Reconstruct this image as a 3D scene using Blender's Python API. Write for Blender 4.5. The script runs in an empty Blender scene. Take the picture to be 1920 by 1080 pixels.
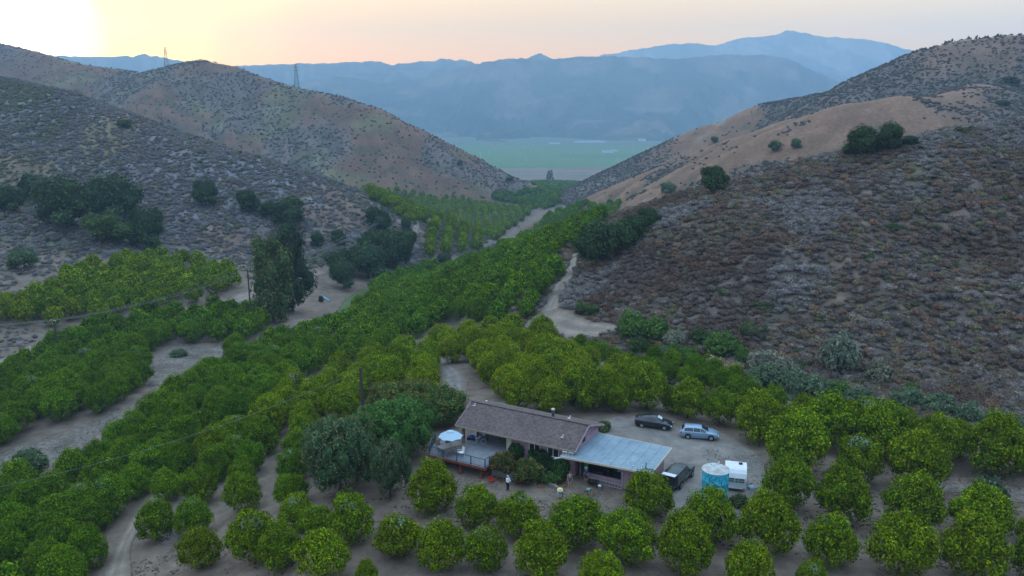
import bpy, bmesh, math, random
import numpy as np
from mathutils import Vector, Matrix
random.seed(7)
rng = np.random.default_rng(11)
SC = bpy.context.scene
COL = SC.collection

# ------------------------------------------------------------ camera
F_PX, CAM_Z = 1500.0, 37.5
PITCH = math.atan(335.0 / F_PX)
cam_data = bpy.data.cameras.new('camera')
cam = bpy.data.objects.new('camera', cam_data)
COL.objects.link(cam)
cam_data.sensor_width = 36.0
cam_data.lens = 36.0 * F_PX / 1920.0
cam_data.clip_start = 0.5
cam_data.clip_end = 60000.0
cam.location = (0, 0, CAM_Z)
cam.rotation_euler = (math.pi / 2 - PITCH, 0, 0)
SC.camera = cam

# ------------------------------------------------------------ world, sun, exposure
SUN_AZ, SUN_EL = math.radians(-30.5), math.radians(4.2)     # azimuth from +Y towards +X
sun_dir = Vector((math.sin(SUN_AZ) * math.cos(SUN_EL), math.cos(SUN_AZ) * math.cos(SUN_EL), math.sin(SUN_EL)))
world = bpy.data.worlds.new('World')
SC.world = world
world.use_nodes = True
nt = world.node_tree
nt.nodes.clear()
N, L = nt.nodes, nt.links
out = N.new('ShaderNodeOutputWorld')
sky = N.new('ShaderNodeTexSky')
sky.sky_type = 'NISHITA'
sky.sun_disc = False
sky.sun_elevation = SUN_EL
sky.sun_rotation = SUN_AZ
sky.air_density = 1.2
sky.dust_density = 2.0
bg1 = N.new('ShaderNodeBackground')
bg1.inputs['Strength'].default_value = 0.05
L.new(sky.outputs[0], bg1.inputs['Color'])
tc = N.new('ShaderNodeTexCoord')
sep = N.new('ShaderNodeSeparateXYZ')
L.new(tc.outputs['Generated'], sep.inputs[0])


def ramp(nt, fac, stops, interp='EASE'):
    r = nt.nodes.new('ShaderNodeValToRGB')
    r.color_ramp.interpolation = interp
    e = r.color_ramp.elements
    while len(e) > 1:
        e.remove(e[-1])
    e[0].position, e[0].color = stops[0][0], (*stops[0][1], 1)
    for p, c in stops[1:]:
        q = e.new(p)
        q.color = (*c, 1)
    nt.links.new(fac, r.inputs[0])
    return r.outputs[0]


def mathn(nt, op, a, b=None, clamp=False):
    m = nt.nodes.new('ShaderNodeMath')
    m.operation = op
    m.use_clamp = clamp
    for i, v in enumerate((a, b)):
        if v is None:
            continue
        if isinstance(v, (int, float)):
            m.inputs[i].default_value = v
        else:
            nt.links.new(v, m.inputs[i])
    return m.outputs[0]


def mixc(nt, fac, a, b, mode='MIX'):
    m = nt.nodes.new('ShaderNodeMix')
    m.data_type = 'RGBA'
    m.blend_type = mode
    for s, v in ((m.inputs[0], fac), (m.inputs[6], a), (m.inputs[7], b)):
        if isinstance(v, (int, float)):
            s.default_value = v
        elif isinstance(v, tuple):
            s.default_value = (*v, 1) if len(v) == 3 else v
        else:
            nt.links.new(v, s)
    return m.outputs[2]


# evening sky: peach at the horizon near the sun, grey-rose away from it, pale blue overhead
warm = ramp(nt, sep.outputs[2], [(0.0, (1.55, .62, .0)), (.05, (1.6, .66, .0)), (.10, (1.40, .76, .10)),
                                 (.17, (1.10, .90, .56)), (.40, (.70, .84, .98)), (1.0, (1.0, 1.38, 1.80))])
cool = ramp(nt, sep.outputs[2], [(0.0, (1.7, 1.05, .45)), (.05, (1.45, .82, .18)), (.10, (1.28, .86, .32)),
                                 (.17, (1.0, .95, .82)), (.40, (.62, .78, .96)), (1.0, (1.0, 1.38, 1.80))])
dotn = N.new('ShaderNodeVectorMath')
dotn.operation = 'DOT_PRODUCT'
L.new(tc.outputs['Generated'], dotn.inputs[0])
dotn.inputs[1].default_value = sun_dir
away = ramp(nt, dotn.outputs['Value'], [(.45, (0, 0, 0)), (.90, (1, 1, 1))])
back = ramp(nt, sep.outputs[2], [(0.0, (.26, .28, .36)), (.10, (.32, .34, .44)), (.30, (.36, .47, .70)), (1.0, (1.0, 1.38, 1.80))])
behind = ramp(nt, dotn.outputs['Value'], [(0.0, (0, 0, 0)), (.50, (1, 1, 1))])
base = mixc(nt, behind, back, mixc(nt, away, cool, warm))
near = mathn(nt, 'MULTIPLY', mathn(nt, 'SUBTRACT', dotn.outputs['Value'], .95), 20.0, True)
glow = ramp(nt, near, [(.10, (0, 0, 0)), (.56, (.10, .16, 0)), (.80, (.35, .62, .0)), (.92, (.8, 1.3, .05)), (.965, (1.5, 2.1, .9)), (1.0, (5, 5.5, 5))])
skyc = mixc(nt, 1.0, base, glow, 'ADD')
bg2 = N.new('ShaderNodeBackground')
bg2.inputs['Strength'].default_value = 1.0
L.new(skyc, bg2.inputs['Color'])
addsh = N.new('ShaderNodeAddShader')
L.new(bg1.outputs[0], addsh.inputs[0])
L.new(bg2.outputs[0], addsh.inputs[1])
L.new(addsh.outputs[0], out.inputs['Surface'])

sun_data = bpy.data.lights.new('sun', 'SUN')
sun_data.energy = 1.3
sun_data.angle = math.radians(1.2)
sun_data.color = (1.0, .72, .42)
sun = bpy.data.objects.new('sun', sun_data)
COL.objects.link(sun)
sun.rotation_euler = (-sun_dir).to_track_quat('-Z', 'Y').to_euler()

SC.view_settings.view_transform = 'Standard'
SC.view_settings.look = 'None'
SC.view_settings.gamma = 1.0
SC.view_settings.use_curve_mapping = False
SC.view_settings.exposure = 0.44
SC.render.engine = 'CYCLES'
SC.cycles.use_denoising = True
SC.cycles.max_bounces = 5
SC.cycles.diffuse_bounces = 3
SC.cycles.transparent_max_bounces = 6
SC.cycles.volume_bounces = 1
SC.cycles.caustics_reflective = False
SC.cycles.caustics_refractive = False

# ------------------------------------------------------------ surveying helpers
S_, C_ = math.sin(PITCH), math.cos(PITCH)


def ray(px, py):
    v = (540.0 - py) / F_PX
    return np.array([(px - 960.0) / F_PX, C_ + v * S_, -S_ + v * C_])


def at_dist(px, py, D):
    d = ray(px, py)
    t = D / d[1]
    return np.array([d[0] * t, D, CAM_Z + d[2] * t])


def at_z(px, py, z):
    d = ray(px, py)
    t = (z - CAM_Z) / d[2]
    return np.array([d[0] * t, d[1] * t, z])


def _hash(ix, iy, seed):
    h = (ix.astype(np.int64) * 374761393 + iy.astype(np.int64) * 668265263 + seed * 974634777) & 0xffffffff
    h = ((h ^ (h >> 13)) * 1274126177) & 0xffffffff
    h = h ^ (h >> 16)
    return (h & 0xffff) / 65535.0


def vnoise(x, y, seed=0):
    x = np.asarray(x, float); y = np.asarray(y, float)
    ix, iy = np.floor(x), np.floor(y)
    fx, fy = x - ix, y - iy
    fx, fy = fx * fx * fx * (fx * (fx * 6 - 15) + 10), fy * fy * fy * (fy * (fy * 6 - 15) + 10)
    a, b = _hash(ix, iy, seed), _hash(ix + 1, iy, seed)
    c, d = _hash(ix, iy + 1, seed), _hash(ix + 1, iy + 1, seed)
    return (a + (b - a) * fx) * (1 - fy) + (c + (d - c) * fx) * fy


def fbm(x, y, seed=0, oct=4, gain=.5, ridged=False):
    s, a, n = 0, 1.0, 0
    for i in range(oct):
        v = vnoise(x * 2 ** i + 17.3 * i, y * 2 ** i - 9.1 * i, seed + i)
        if ridged:
            v = 1 - abs(2 * v - 1)
        s = s + a * v
        n += a
        a *= gain
    return s / n            # 0..1


def smooth(a, b, x):
    t = np.clip((x - a) / (b - a), 0, 1)
    return t * t * (3 - 2 * t)


# ------------------------------------------------------------ terrain: valley floor through surveyed points
VALLEY = [(960, 880, 0), (1100, 800, 0), (1300, 850, 0), (960, 1080, 0), (640, 1080, -.5), (600, 940, -1.5), (1300, 1080, 0),
          (1920, 1080, 0), (1600, 960, 0), (1200, 960, 0), (1200, 790, 0), (1400, 870, 0), (720, 920, -.8), (860, 830, 0), (860, 900, -.3),
          (100, 1070, -9), (255, 750, -9.5), (60, 900, -11), (240, 1010, -7.5), (370, 680, -12), (340, 830, -9), (370, 960, -6),
          (500, 950, -3.5), (480, 860, -5.5), (600, 800, -4.5), (680, 700, -9), (700, 620, -13), (480, 720, -10.5),
          (560, 625, -14), (620, 600, -15), (520, 600, -14), (430, 570, -13), (230, 485, -8), (50, 600, -10.5),
          (0, 520, -6), (200, 600, -12), (110, 660, -12), (0, 700, -12), (430, 640, -13.5),
          (850, 720, -2.5), (785, 650, -10), (920, 640, -8), (920, 700, -3), (1010, 720, -2), (1000, 640, -8), (1130, 620, -11), (1060, 600, -13),
          (1040, 560, -16), (1050, 590, -13.5), (1190, 690, -5), (1300, 715, -3), (1500, 790, -1), (1900, 880, 0),
          (1900, 1000, 0), (1230, 640, -8), (1000, 480, -25), (1075, 500, -22), (740, 500, -24), (600, 510, -17), (620, 540, -18),
          (665, 560, -20), (660, 540, -19.5), (850, 480, -29), (740, 370, -40), (790, 415, -36), (1000, 400, -41), (1130, 390, -41),
          (950, 345, -64), (1040, 345, -62), (960, 366, -52), (860, 560, -17), (800, 600, -14), (930, 600, -13),
          (1130, 425, -36)]
vp = []
for (a, b, z) in VALLEY:
    p = at_z(a, b, z)
    vp.append((p[0], p[1], p[2]))
for (x, y, z) in ((-140, 20, -10), (140, 20, 2), (0, 15, 0), (-60, 30, -6), (60, 30, 0), (250, 200, 0), (-320, 200, -4), (-350, 400, -12), (320, 420, -20),
                  (-500, 800, -45), (450, 800, -45), (-700, 1300, -88), (700, 1300, -88), (0, 1400, -90), (0, 1900, -90),
                  (-800, 1900, -90), (800, 1900, -90), (-250, 1350, -88), (250, 1350, -88), (-80, 480, -33), (0, 560, -42)):
    vp.append((x, y, z))
VP = np.array(vp)


def uv_of(x, y):
    r = np.sqrt(x * x + (y + 25) ** 2)
    return np.stack([np.arctan2(x, y + 25) * 1.6, np.log(r)], -1)


def _tps(r2):
    return .5 * r2 * np.log(r2 + 1e-9)


_U = uv_of(VP[:, 0], VP[:, 1])
_n = len(_U)
_K = _tps(((_U[:, None] - _U[None]) ** 2).sum(-1)) + np.eye(_n) * 2e-4
_Pm = np.concatenate([np.ones((_n, 1)), _U], 1)
_A = np.zeros((_n + 3, _n + 3))
_A[:_n, :_n], _A[:_n, _n:], _A[_n:, :_n] = _K, _Pm, _Pm.T
_W = np.linalg.solve(_A, np.concatenate([VP[:, 2], np.zeros(3)]))


def valley(x, y):
    x = np.asarray(x, float); y = np.asarray(y, float)
    sh = x.shape
    u = uv_of(x.ravel(), y.ravel())
    res = np.empty(len(u))
    for i in range(0, len(u), 40000):
        q = u[i:i + 40000]
        res[i:i + 40000] = _tps(((q[:, None] - _U[None]) ** 2).sum(-1)) @ _W[:_n] + _W[_n] + q @ _W[_n + 1:]
    res = res.reshape(sh)
    return np.clip(res + (-90 - res) * smooth(1250, 1500, y), -91, 12)


# ridge lines of the hills: (px, py, distance); slope to the camera side, slope behind, rounding
RIDGES = {
    'left_back': ([(-420, 20, 1150), (-150, 60, 1120), (0, 85, 1080), (60, 100, 1050), (150, 125, 1000), (270, 142, 950), (330, 127, 920),
                   (375, 118, 900), (430, 128, 890), (520, 160, 860), (570, 174, 850), (630, 185, 830), (690, 205, 800), (760, 240, 770),
                   (810, 280, 740), (860, 320, 720), (895, 350, 705), (915, 375, 690)], [.5] * 13 + [.62, .8, .95, 1.0, 1.1], 10),
    'left_near': ([(-420, 90, 480), (-150, 120, 450), (0, 150, 429), (100, 172, 412), (200, 210, 390), (260, 240, 376), (340, 262, 362), (430, 290, 350), (500, 312, 352),
                   (560, 332, 358), (640, 366, 385), (700, 400, 410), (760, 432, 430)], .42, 10),
    'left_spur': ([(-200, 350, 285), (-60, 380, 272), (0, 395, 262), (120, 425, 256), (200, 462, 248)], .5, 5),
    'right_near': ([(1062, 560, 245), (1080, 532, 262), (1130, 475, 262), (1180, 442, 240), (1230, 402, 222), (1310, 368, 205), (1400, 345, 193), (1500, 320, 186),
                    (1600, 292, 184), (1700, 270, 183), (1800, 252, 183), (1920, 234, 183), (2200, 190, 190), (2500, 150, 190)], .41, 5),
    'right_mid': ([(1150, 392, 545), (1165, 380, 540), (1290, 310, 520), (1400, 265, 490), (1500, 232, 460), (1600, 205, 430), (1690, 192, 418),
                   (1760, 194, 440), (1830, 170, 500)], .46, 12),
    'right_back': ([(1068, 376, 716), (1085, 358, 722), (1150, 323, 730), (1230, 290, 720), (1330, 241, 700), (1440, 200, 680), (1540, 182, 650),
                    (1615, 170, 620), (1645, 160, 612), (1700, 124, 600), (1740, 99, 590), (1800, 84, 580), (1920, 73, 560),
                    (2200, 40, 520), (2600, 30, 480)], [.9, .85, .62, .55] + [.5] * 11, 8),
}
RW = {}
for k, (pts, s, r) in RIDGES.items():
    RW[k] = (np.array([at_dist(*p) for p in pts]), s, r)


def hill(x, y, k):
    P, s, r = RW[k]
    best = np.full(x.shape, 1e9)
    H = np.full(x.shape, -999.0)
    T = np.zeros(x.shape)
    acc = 0
    sl = s if isinstance(s, (list, tuple)) else [s] * len(P)
    assert len(sl) == len(P), (k, len(sl), len(P))
    for i in range(len(P) - 1):
        a, b = P[i], P[i + 1]
        dx, dy = b[0] - a[0], b[1] - a[1]
        l2 = dx * dx + dy * dy
        t = np.clip(((x - a[0]) * dx + (y - a[1]) * dy) / l2, 0, 1)
        d = np.hypot(x - a[0] - t * dx, y - a[1] - t * dy)
        h = a[2] + t * (b[2] - a[2]) - (sl[i] + t * (sl[i + 1] - sl[i])) * (np.sqrt(d * d + r * r) - r)
        H = np.maximum(H, h)
        m = d < best
        best = np.where(m, d, best)
        T = np.where(m, acc + t * math.sqrt(l2), T)
        acc += math.sqrt(l2)
    return H, best, T


def terrain(x, y, full=False):
    x = np.asarray(x, float); y = np.asarray(y, float)
    v = valley(x, y)
    h = v
    which = np.zeros(x.shape, int)
    for j, k in enumerate(RIDGES):
        H, d, T = hill(x, y, k)
        far = k in ('left_back', 'right_back', 'right_mid')
        sc = 1 / 90.0 if far else 1 / 38.0
        amp = 17.0 if far else 6.0
        # gullies running down the slope: noise stretched across the ridge line
        g = fbm(T * sc * 1.6 + 3 * fbm(x * sc, y * sc, 5 + j, 2), d * sc * .45, 40 + j, 4, .5, True)
        H = H - amp * (1 - g) * smooth(2, 90 if far else 45, d) + amp * .18
        H = H + (fbm(x * sc * 5, y * sc * 5, 60 + j, 3) - .5) * amp * .22 * smooth(0, 25, d)
        kk = 5.0 if far else 2.5
        nh = .5 * (h + H + np.sqrt((h - H) ** 2 + kk * kk)) - kk * kk / (4 * np.maximum(kk, abs(h - H) + 1e-6)) * 0
        nh = np.where(H < h - 12, h, nh)
        which = np.where((H > h), j + 1, which)
        h = nh
    h = h + (fbm(x / 9, y / 9, 3, 3) - .5) * .35 * smooth(0, 2, h - v)
    if full:
        return h, h - v, which
    return h


def ground_px(px, py, tmax=1700):
    """Where the line of sight through a photo point meets the terrain."""
    px = np.atleast_1d(np.asarray(px, float)); py = np.atleast_1d(np.asarray(py, float))
    v = (540.0 - py) / F_PX
    dx, dy, dz = (px - 960.0) / F_PX, C_ + v * S_, -S_ + v * C_
    ts = np.exp(np.linspace(math.log(25), math.log(tmax), 420))
    X, Y, Z = dx[:, None] * ts, dy[:, None] * ts, CAM_Z + dz[:, None] * ts
    below = Z < terrain(X, Y)
    idx = np.argmax(below, 1)
    idx = np.where(below.any(1), idx, len(ts) - 1)
    lo, hi = ts[np.maximum(idx - 1, 0)], ts[idx]
    for _ in range(12):
        m = (lo + hi) / 2
        b = CAM_Z + dz * m < terrain(dx * m, dy * m)
        hi = np.where(b, m, hi)
        lo = np.where(b, lo, m)
    t = hi
    x, y = dx * t, dy * t
    return np.stack([x, y, terrain(x, y)], -1)


def to_px(x, y, z):
    zz = np.asarray(z) - CAM_Z
    dep = y * C_ - zz * S_
    up = y * S_ + zz * C_
    return 960 + F_PX * x / dep, 540 - F_PX * up / dep, dep
# ------------------------------------------------------------ materials
def pmat(name, color=(.5, .5, .5), rough=.8, attr=None, inst=None, noise=None, bump=None, metal=0.0, spec=.3, objrand=0.0,
         trans=0.0, alpha=None, emit=None):
    """noise: list of (scale, detail, dark, light) multipliers. attr: a colour attribute on the mesh. inst: a colour on the instancer."""
    m = bpy.data.materials.new(name)
    m.use_nodes = True
    nt = m.node_tree
    b = nt.nodes['Principled BSDF']
    b.inputs['Roughness'].default_value = rough
    b.inputs['Metallic'].default_value = metal
    b.inputs['Specular IOR Level'].default_value = spec
    col = None
    if attr:
        a = nt.nodes.new('ShaderNodeAttribute')
        a.attribute_name = attr
        col = a.outputs['Color']
    else:
        r = nt.nodes.new('ShaderNodeRGB')
        r.outputs[0].default_value = (*color, 1)
        col = r.outputs[0]
    if inst:
        a = nt.nodes.new('ShaderNodeAttribute')
        a.attribute_type = 'INSTANCER'
        a.attribute_name = inst
        col = mixc(nt, 1.0, col, a.outputs['Color'], 'MULTIPLY')
    tcn = nt.nodes.new('ShaderNodeTexCoord')
    geo = nt.nodes.new('ShaderNodeNewGeometry')
    for (scale, detail, dark, light) in (noise or ()):
        n = nt.nodes.new('ShaderNodeTexNoise')
        n.inputs['Scale'].default_value = scale
        n.inputs['Detail'].default_value = detail
        n.inputs['Roughness'].default_value = .6
        nt.links.new(geo.outputs['Position'], n.inputs['Vector'])
        r = ramp(nt, n.outputs[0], [(.32, (dark,) * 3 if not isinstance(dark, tuple) else dark),
                                    (.68, (light,) * 3 if not isinstance(light, tuple) else light)], 'LINEAR')
        col = mixc(nt, 1.0, col, r, 'MULTIPLY')
    if objrand:
        oi = nt.nodes.new('ShaderNodeObjectInfo')
        r = ramp(nt, oi.outputs['Random'], [(0, (1 - objrand, 1 - objrand * .8, 1 - objrand)), (.5, (1, 1, 1)),
                                            (1, (1 + objrand, 1 + objrand * .65, 1))], 'LINEAR')
        col = mixc(nt, 1.0, col, r, 'MULTIPLY')
    nt.links.new(col, b.inputs['Base Color'])
    if bump:
        n = nt.nodes.new('ShaderNodeTexNoise')
        n.inputs['Scale'].default_value = bump[0]
        n.inputs['Detail'].default_value = 6
        nt.links.new(geo.outputs['Position'], n.inputs['Vector'])
        bp = nt.nodes.new('ShaderNodeBump')
        bp.inputs['Strength'].default_value = bump[1]
        bp.inputs['Distance'].default_value = bump[2]
        nt.links.new(n.outputs[0], bp.inputs['Height'])
        nt.links.new(bp.outputs[0], b.inputs['Normal'])
    if trans:
        tr = nt.nodes.new('ShaderNodeBsdfTranslucent')
        nt.links.new(col, tr.inputs['Color'])
        mx = nt.nodes.new('ShaderNodeMixShader')
        mx.inputs[0].default_value = trans
        o = nt.nodes['Material Output']
        nt.links.new(b.outputs[0], mx.inputs[1])
        nt.links.new(tr.outputs[0], mx.inputs[2])
        nt.links.new(mx.outputs[0], o.inputs['Surface'])
    if alpha is not None:
        b.inputs['Alpha'].default_value = alpha
    return m


def new_obj(name, mesh, parent=None, mat=None, **props):
    o = bpy.data.objects.new(name, mesh)
    COL.objects.link(o)
    if parent is not None:
        o.parent = parent
    if mat is not None:
        mesh.materials.clear()
        mesh.materials.append(mat)
    for k, v in props.items():
        o[k] = v
    return o


def np_mesh(name, verts, quads, cols=None, attr='Col', smooth_=False, tris=None):
    me = bpy.data.meshes.new(name)
    verts = np.asarray(verts, np.float32)
    me.vertices.add(len(verts))
    me.vertices.foreach_set('co', verts.ravel())
    faces = []
    nq = 0 if quads is None else len(quads)
    ntv = 0 if tris is None else len(tris)
    loops = np.concatenate([np.asarray(quads, np.int32).ravel() if nq else np.zeros(0, np.int32),
                            np.asarray(tris, np.int32).ravel() if ntv else np.zeros(0, np.int32)])
    me.loops.add(len(loops))
    me.loops.foreach_set('vertex_index', loops)
    me.polygons.add(nq + ntv)
    starts = np.concatenate([np.arange(nq) * 4, nq * 4 + np.arange(ntv) * 3]).astype(np.int32)
    me.polygons.foreach_set('loop_start', starts)
    try:
        me.polygons.foreach_set('loop_total', np.concatenate([np.full(nq, 4), np.full(ntv, 3)]).astype(np.int32))
    except Exception:
        pass
    if cols is not None:
        a = me.attributes.new(attr, 'FLOAT_COLOR', 'POINT')
        c = np.ones((len(verts), 4), np.float32)
        c[:, :3] = cols
        a.data.foreach_set('color', c.ravel())
    me.update(calc_edges=True)
    me.polygons.foreach_set('use_smooth', np.full(nq + ntv, smooth_))
    return me


def grid_faces(nu, nv):
    i = np.arange((nu - 1) * (nv - 1))
    a = (i // (nv - 1)) * nv + i % (nv - 1)
    return np.stack([a, a + nv, a + nv + 1, a + 1], -1)


M_ground = pmat('earth', attr='Col', rough=.95, spec=.1,
                noise=[(.55, 8, .72, 1.25), (.05, 5, .85, 1.12), (6.0, 6, .86, 1.12)], bump=(1.6, .8, .25))
M_mount = pmat('far_slopes', attr='Col', rough=1, spec=0, noise=[(.012, 10, .6, 1.35)])
M_road = pmat('packed_dirt', attr='Col', rough=.95, spec=.1,
              noise=[(.25, 8, .78, 1.15), (2.5, 6, .85, 1.12)], bump=(3, .5, .05))
M_gravel = pmat('grey_gravel', attr='Col', rough=.95, spec=.1,
                noise=[(.22, 8, .62, 1.2), (1.8, 8, .6, 1.45)], bump=(3, .9, .12))
M_yard = pmat('yard_gravel', attr='Col', rough=.95, spec=.1,
              noise=[(.12, 6, .80, 1.15), (.7, 8, .78, 1.15), (5, 6, .85, 1.1)], bump=(6, .4, .03))
ROADCOL = {'packed_dirt': (.27, .222, .178), 'grey_gravel': (.165, .142, .118), 'yard_gravel': (.215, .195, .175), 'ditch_grass': (.10, .13, .055)}
# ------------------------------------------------------------ the land as one sheet
def lin(r, g, b):
    return np.array([((c / 255) / 12.92 if c <= 10 else (((c / 255) + .055) / 1.055) ** 2.4) for c in (r, g, b)])


def poly_mask(x, y, poly):
    inside = np.zeros(x.shape, bool)
    n = len(poly)
    for i in range(n):
        x1, y1 = poly[i]; x2, y2 = poly[(i + 1) % n]
        c = ((y1 > y) != (y2 > y))
        with np.errstate(divide='ignore', invalid='ignore'):
            xi = (x2 - x1) * (y - y1) / (y2 - y1 + 1e-12) + x1
        inside ^= c & (x < xi)
    return inside


NA, NR = 640, 480
az = np.radians(np.linspace(-66, 66, NA))
rr = np.exp(np.linspace(math.log(14), math.log(5200), NR))
AZ, RR = np.meshgrid(az, rr, indexing='ij')
GX, GY = RR * np.sin(AZ), RR * np.cos(AZ) - 25 * 0
GZ, GH, GW = terrain(GX, GY, True)


def grassy_right(x, y, z, which):
    q = 1500 * x / np.maximum(y, 1) + 18 * (fbm(x / 22, y / 22, 27, 3) - .5) * 4
    mid = smooth(905, 800, q) * .5 + .5 * smooth(950, 860, q)
    mid = mid * (1 - .8 * smooth(.60, .68, fbm(x / 30, y / 30, 28, 3)))
    back = smooth(230, 320, q) * smooth(470, 430, q) + smooth(690, 760, q) * smooth(48, 70, z) * smooth(.45, .56, fbm(x / 30, y / 30, 26, 4)) * .7
    return np.where(which == 5, mid, np.where(which == 6, back, 0))


def land_colour(x, y, z, hh, which):
    dirt = np.array([.175, .132, .102])
    c = np.empty(x.shape + (3,))
    c[:] = dirt
    n1 = fbm(x / 14, y / 14, 21, 4)[..., None]
    c = c * (1 - .35 * n1) + np.array([.17, .155, .13]) * .35 * n1
    n2 = fbm(x / 60, y / 60, 22, 4)
    n3 = fbm(x / 25, y / 25, 23, 4)
    scrub = np.array([.125, .100, .085])
    brown = np.array([.175, .105, .068])
    green = np.array([.13, .14, .06])
    tan = np.array([.22, .195, .165])
    hm = smooth(.6, 3.0, hh)[..., None]
    # how grassy (brown) each hill is
    grass = np.zeros(x.shape)
    grass = np.where(which == 1, smooth(.42, .56, n2), grass)
    grass = np.where(which == 2, smooth(.52, .64, n3) * .7, grass)
    grass = np.where(which == 4, smooth(.55, .70, n3) * .35, grass)
    grass = np.where(which >= 5, grassy_right(x, y, z, which), grass)
    sL = np.where(np.isin(which, [2, 3])[..., None], np.array([.15, .145, .15]), scrub)
    bw = np.where((which == 1)[..., None], brown * .74, brown)
    hc = sL * (1 - grass[..., None]) + bw * grass[..., None]
    g2 = smooth(.60, .72, fbm(x / 45, y / 45, 29, 3))[..., None]
    g2 = g2 * (which < 5)[..., None]
    hc = hc * (1 - .5 * g2) + green * .5 * g2
    if x.ndim == 2 and x.shape[0] > 100:
        e_ = 9.0
        lap = sum(terrain(x + a_, y + b_) for a_, b_ in ((e_, 0), (-e_, 0), (0, e_), (0, -e_))) / 4 - z
        wet = smooth(.15, .9, lap)[..., None]
        dry = smooth(.15, .9, -lap)[..., None]
        hc = hc * (1 - .55 * wet) + np.array([.062, .072, .042]) * .55 * wet
        hc = hc * (1 + .28 * dry)
    # pale bare rock low on the far right ridge and in streaks of the near slope
    rock = smooth(.52, .66, fbm(x / 16, y / 16, 33, 4)) * (which == 6) * smooth(640, 700, y)
    rock = rock + smooth(.58, .70, fbm(x / 17, y / 26, 35, 4)) * (which == 4) * .7
    hc = hc * (1 - rock[..., None]) + tan * rock[..., None]
    c = c * (1 - hm) + hc * hm
    # the plain: river bed, then green fields
    pl = smooth(1180, 1300, y)
    bed = np.array([.19, .145, .115]) * (.75 + .5 * fbm(x / 220, y / 30, 41, 4))[..., None]
    bush = smooth(.56, .62, fbm(x / 160, y / 26, 42, 4))[..., None]
    bed = bed * (1 - .6 * bush) + np.array([.10, .13, .08]) * .6 * bush
    field = np.array([.075, .15, .06])
    stripe = smooth(.47, .53, fbm(x / 900, y / 160, 43, 2))[..., None]
    fld = field * (1 - .35 * stripe) + np.array([.13, .22, .10]) * .35 * stripe
    edge = 1780 + 60 * np.sin(x / 300)
    ff = smooth(0, 25, y - edge)[..., None]
    far = smooth(2850, 2950, y + x * .1)[..., None]
    plc = bed * (1 - ff) + fld * ff
    plc = plc * (1 - far) + np.array([.10, .13, .09]) * far
    return c * (1 - pl[..., None]) + plc * pl[..., None]


gc = land_colour(GX, GY, GZ, GH, GW)
me = np_mesh('terrain', np.stack([GX, GY, GZ], -1).reshape(-1, 3), grid_faces(NA, NR)[:, ::-1], gc.reshape(-1, 3), smooth_=True)
land = new_obj('terrain', me, mat=M_ground, kind='structure')

# wide flat floor of the big valley under the far mountains
bm_ = np.array([[-5300, 4500, -91.5], [5300, 4500, -91.5], [5300, 6800, -91.5], [-5300, 6800, -91.5]])
new_obj('valley_floor', np_mesh('valley_floor', bm_, [[0, 1, 2, 3]], np.tile([.11, .13, .10], (4, 1))), mat=M_mount, kind='structure')


def mountains(name, sky, D, Dfoot, seed, tint, amp=.36, nx=620, ny=150, back=1.25, zf=-92):
    """A range: the sky line given as (px, py), its crest about D metres away, falling to the plain at Dfoot."""
    sky = np.array(sky, float)
    pxs = np.linspace(sky[0, 0], sky[-1, 0], nx)
    pys = np.interp(pxs, sky[:, 0], sky[:, 1])
    pys = pys + (fbm(pxs / 14, pxs * 0, seed, 4) - .5) * 5.0
    v = (540 - pys) / F_PX
    dx, dy, dz = (pxs - 960) / F_PX, C_ + v * S_, -S_ + v * C_
    t = np.concatenate([np.linspace(0, 1, ny), np.linspace(1, back, 14)[1:] + 0])
    PX, T = np.meshgrid(np.arange(nx), t, indexing='ij')
    crest = CAM_Z + dz[PX] / dy[PX] * D
    Dloc = Dfoot + (D - Dfoot) * T
    ux = dx[PX] / dy[PX]
    X, Y = ux * Dloc, Dloc
    w = (D - Dfoot)
    prof = np.where(T <= 1, T ** 1.25, 1 - (T - 1) * 3.2)
    Z = zf + (crest - zf) * prof
    sc = 1 / (w * .28)
    g = fbm(X * sc + 1.5 * fbm(X * sc * .7, Y * sc * .7, seed + 9, 3), Y * sc * .55, seed + 3, 6, .55, True)
    env = np.clip(T * (1.02 - T) * 4, 0, 1)
    Z = Z - (crest - zf) * amp * (1 - g) * env * 1.6
    Z = np.maximum(Z, zf)
    n = fbm(X * sc * 2.2, Y * sc * 2.2, seed + 7, 5)
    c = np.array(tint[0]) * (1 - smooth(.46, .66, n))[..., None] + np.array(tint[1]) * smooth(.46, .66, n)[..., None]
    me = np_mesh(name, np.stack([X, Y, Z], -1).reshape(-1, 3), grid_faces(nx, len(t))[:, ::-1], c.reshape(-1, 3), smooth_=True)
    return new_obj(name, me, mat=M_mount, kind='structure')


DK, BR = (.045, .055, .045), (.13, .105, .085)
mountains('mountain_range', [(470, 190), (550, 156), (615, 143), (665, 145), (715, 155), (780, 150), (825, 140), (870, 125), (905, 114), (965, 106),
                             (1045, 107), (1100, 103), (1170, 105), (1220, 107), (1290, 108), (1350, 100), (1440, 100), (1480, 108), (1530, 132),
                             (1600, 165), (1720, 215), (1900, 270)], 4600, 3180, 101, (DK, BR))
mountains('mountain_range', [(520, 170), (600, 150), (690, 134), (760, 132), (830, 128), (900, 118), (960, 122), (1060, 150), (1120, 190)], 5200, 4700, 131, (DK, BR), nx=260, ny=60)
mountains('mountain_range', [(-400, 112), (-150, 108), (60, 107), (115, 102), (200, 103), (270, 101), (320, 108), (365, 116), (430, 122), (480, 118), (560, 117),
                             (640, 115), (700, 113), (735, 119), (800, 111), (850, 108), (905, 117), (970, 112), (1010, 97), (1040, 108), (1120, 130),
                             (1200, 150)], 5700, 5250, 151, (DK, BR), nx=560, ny=50)
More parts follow.
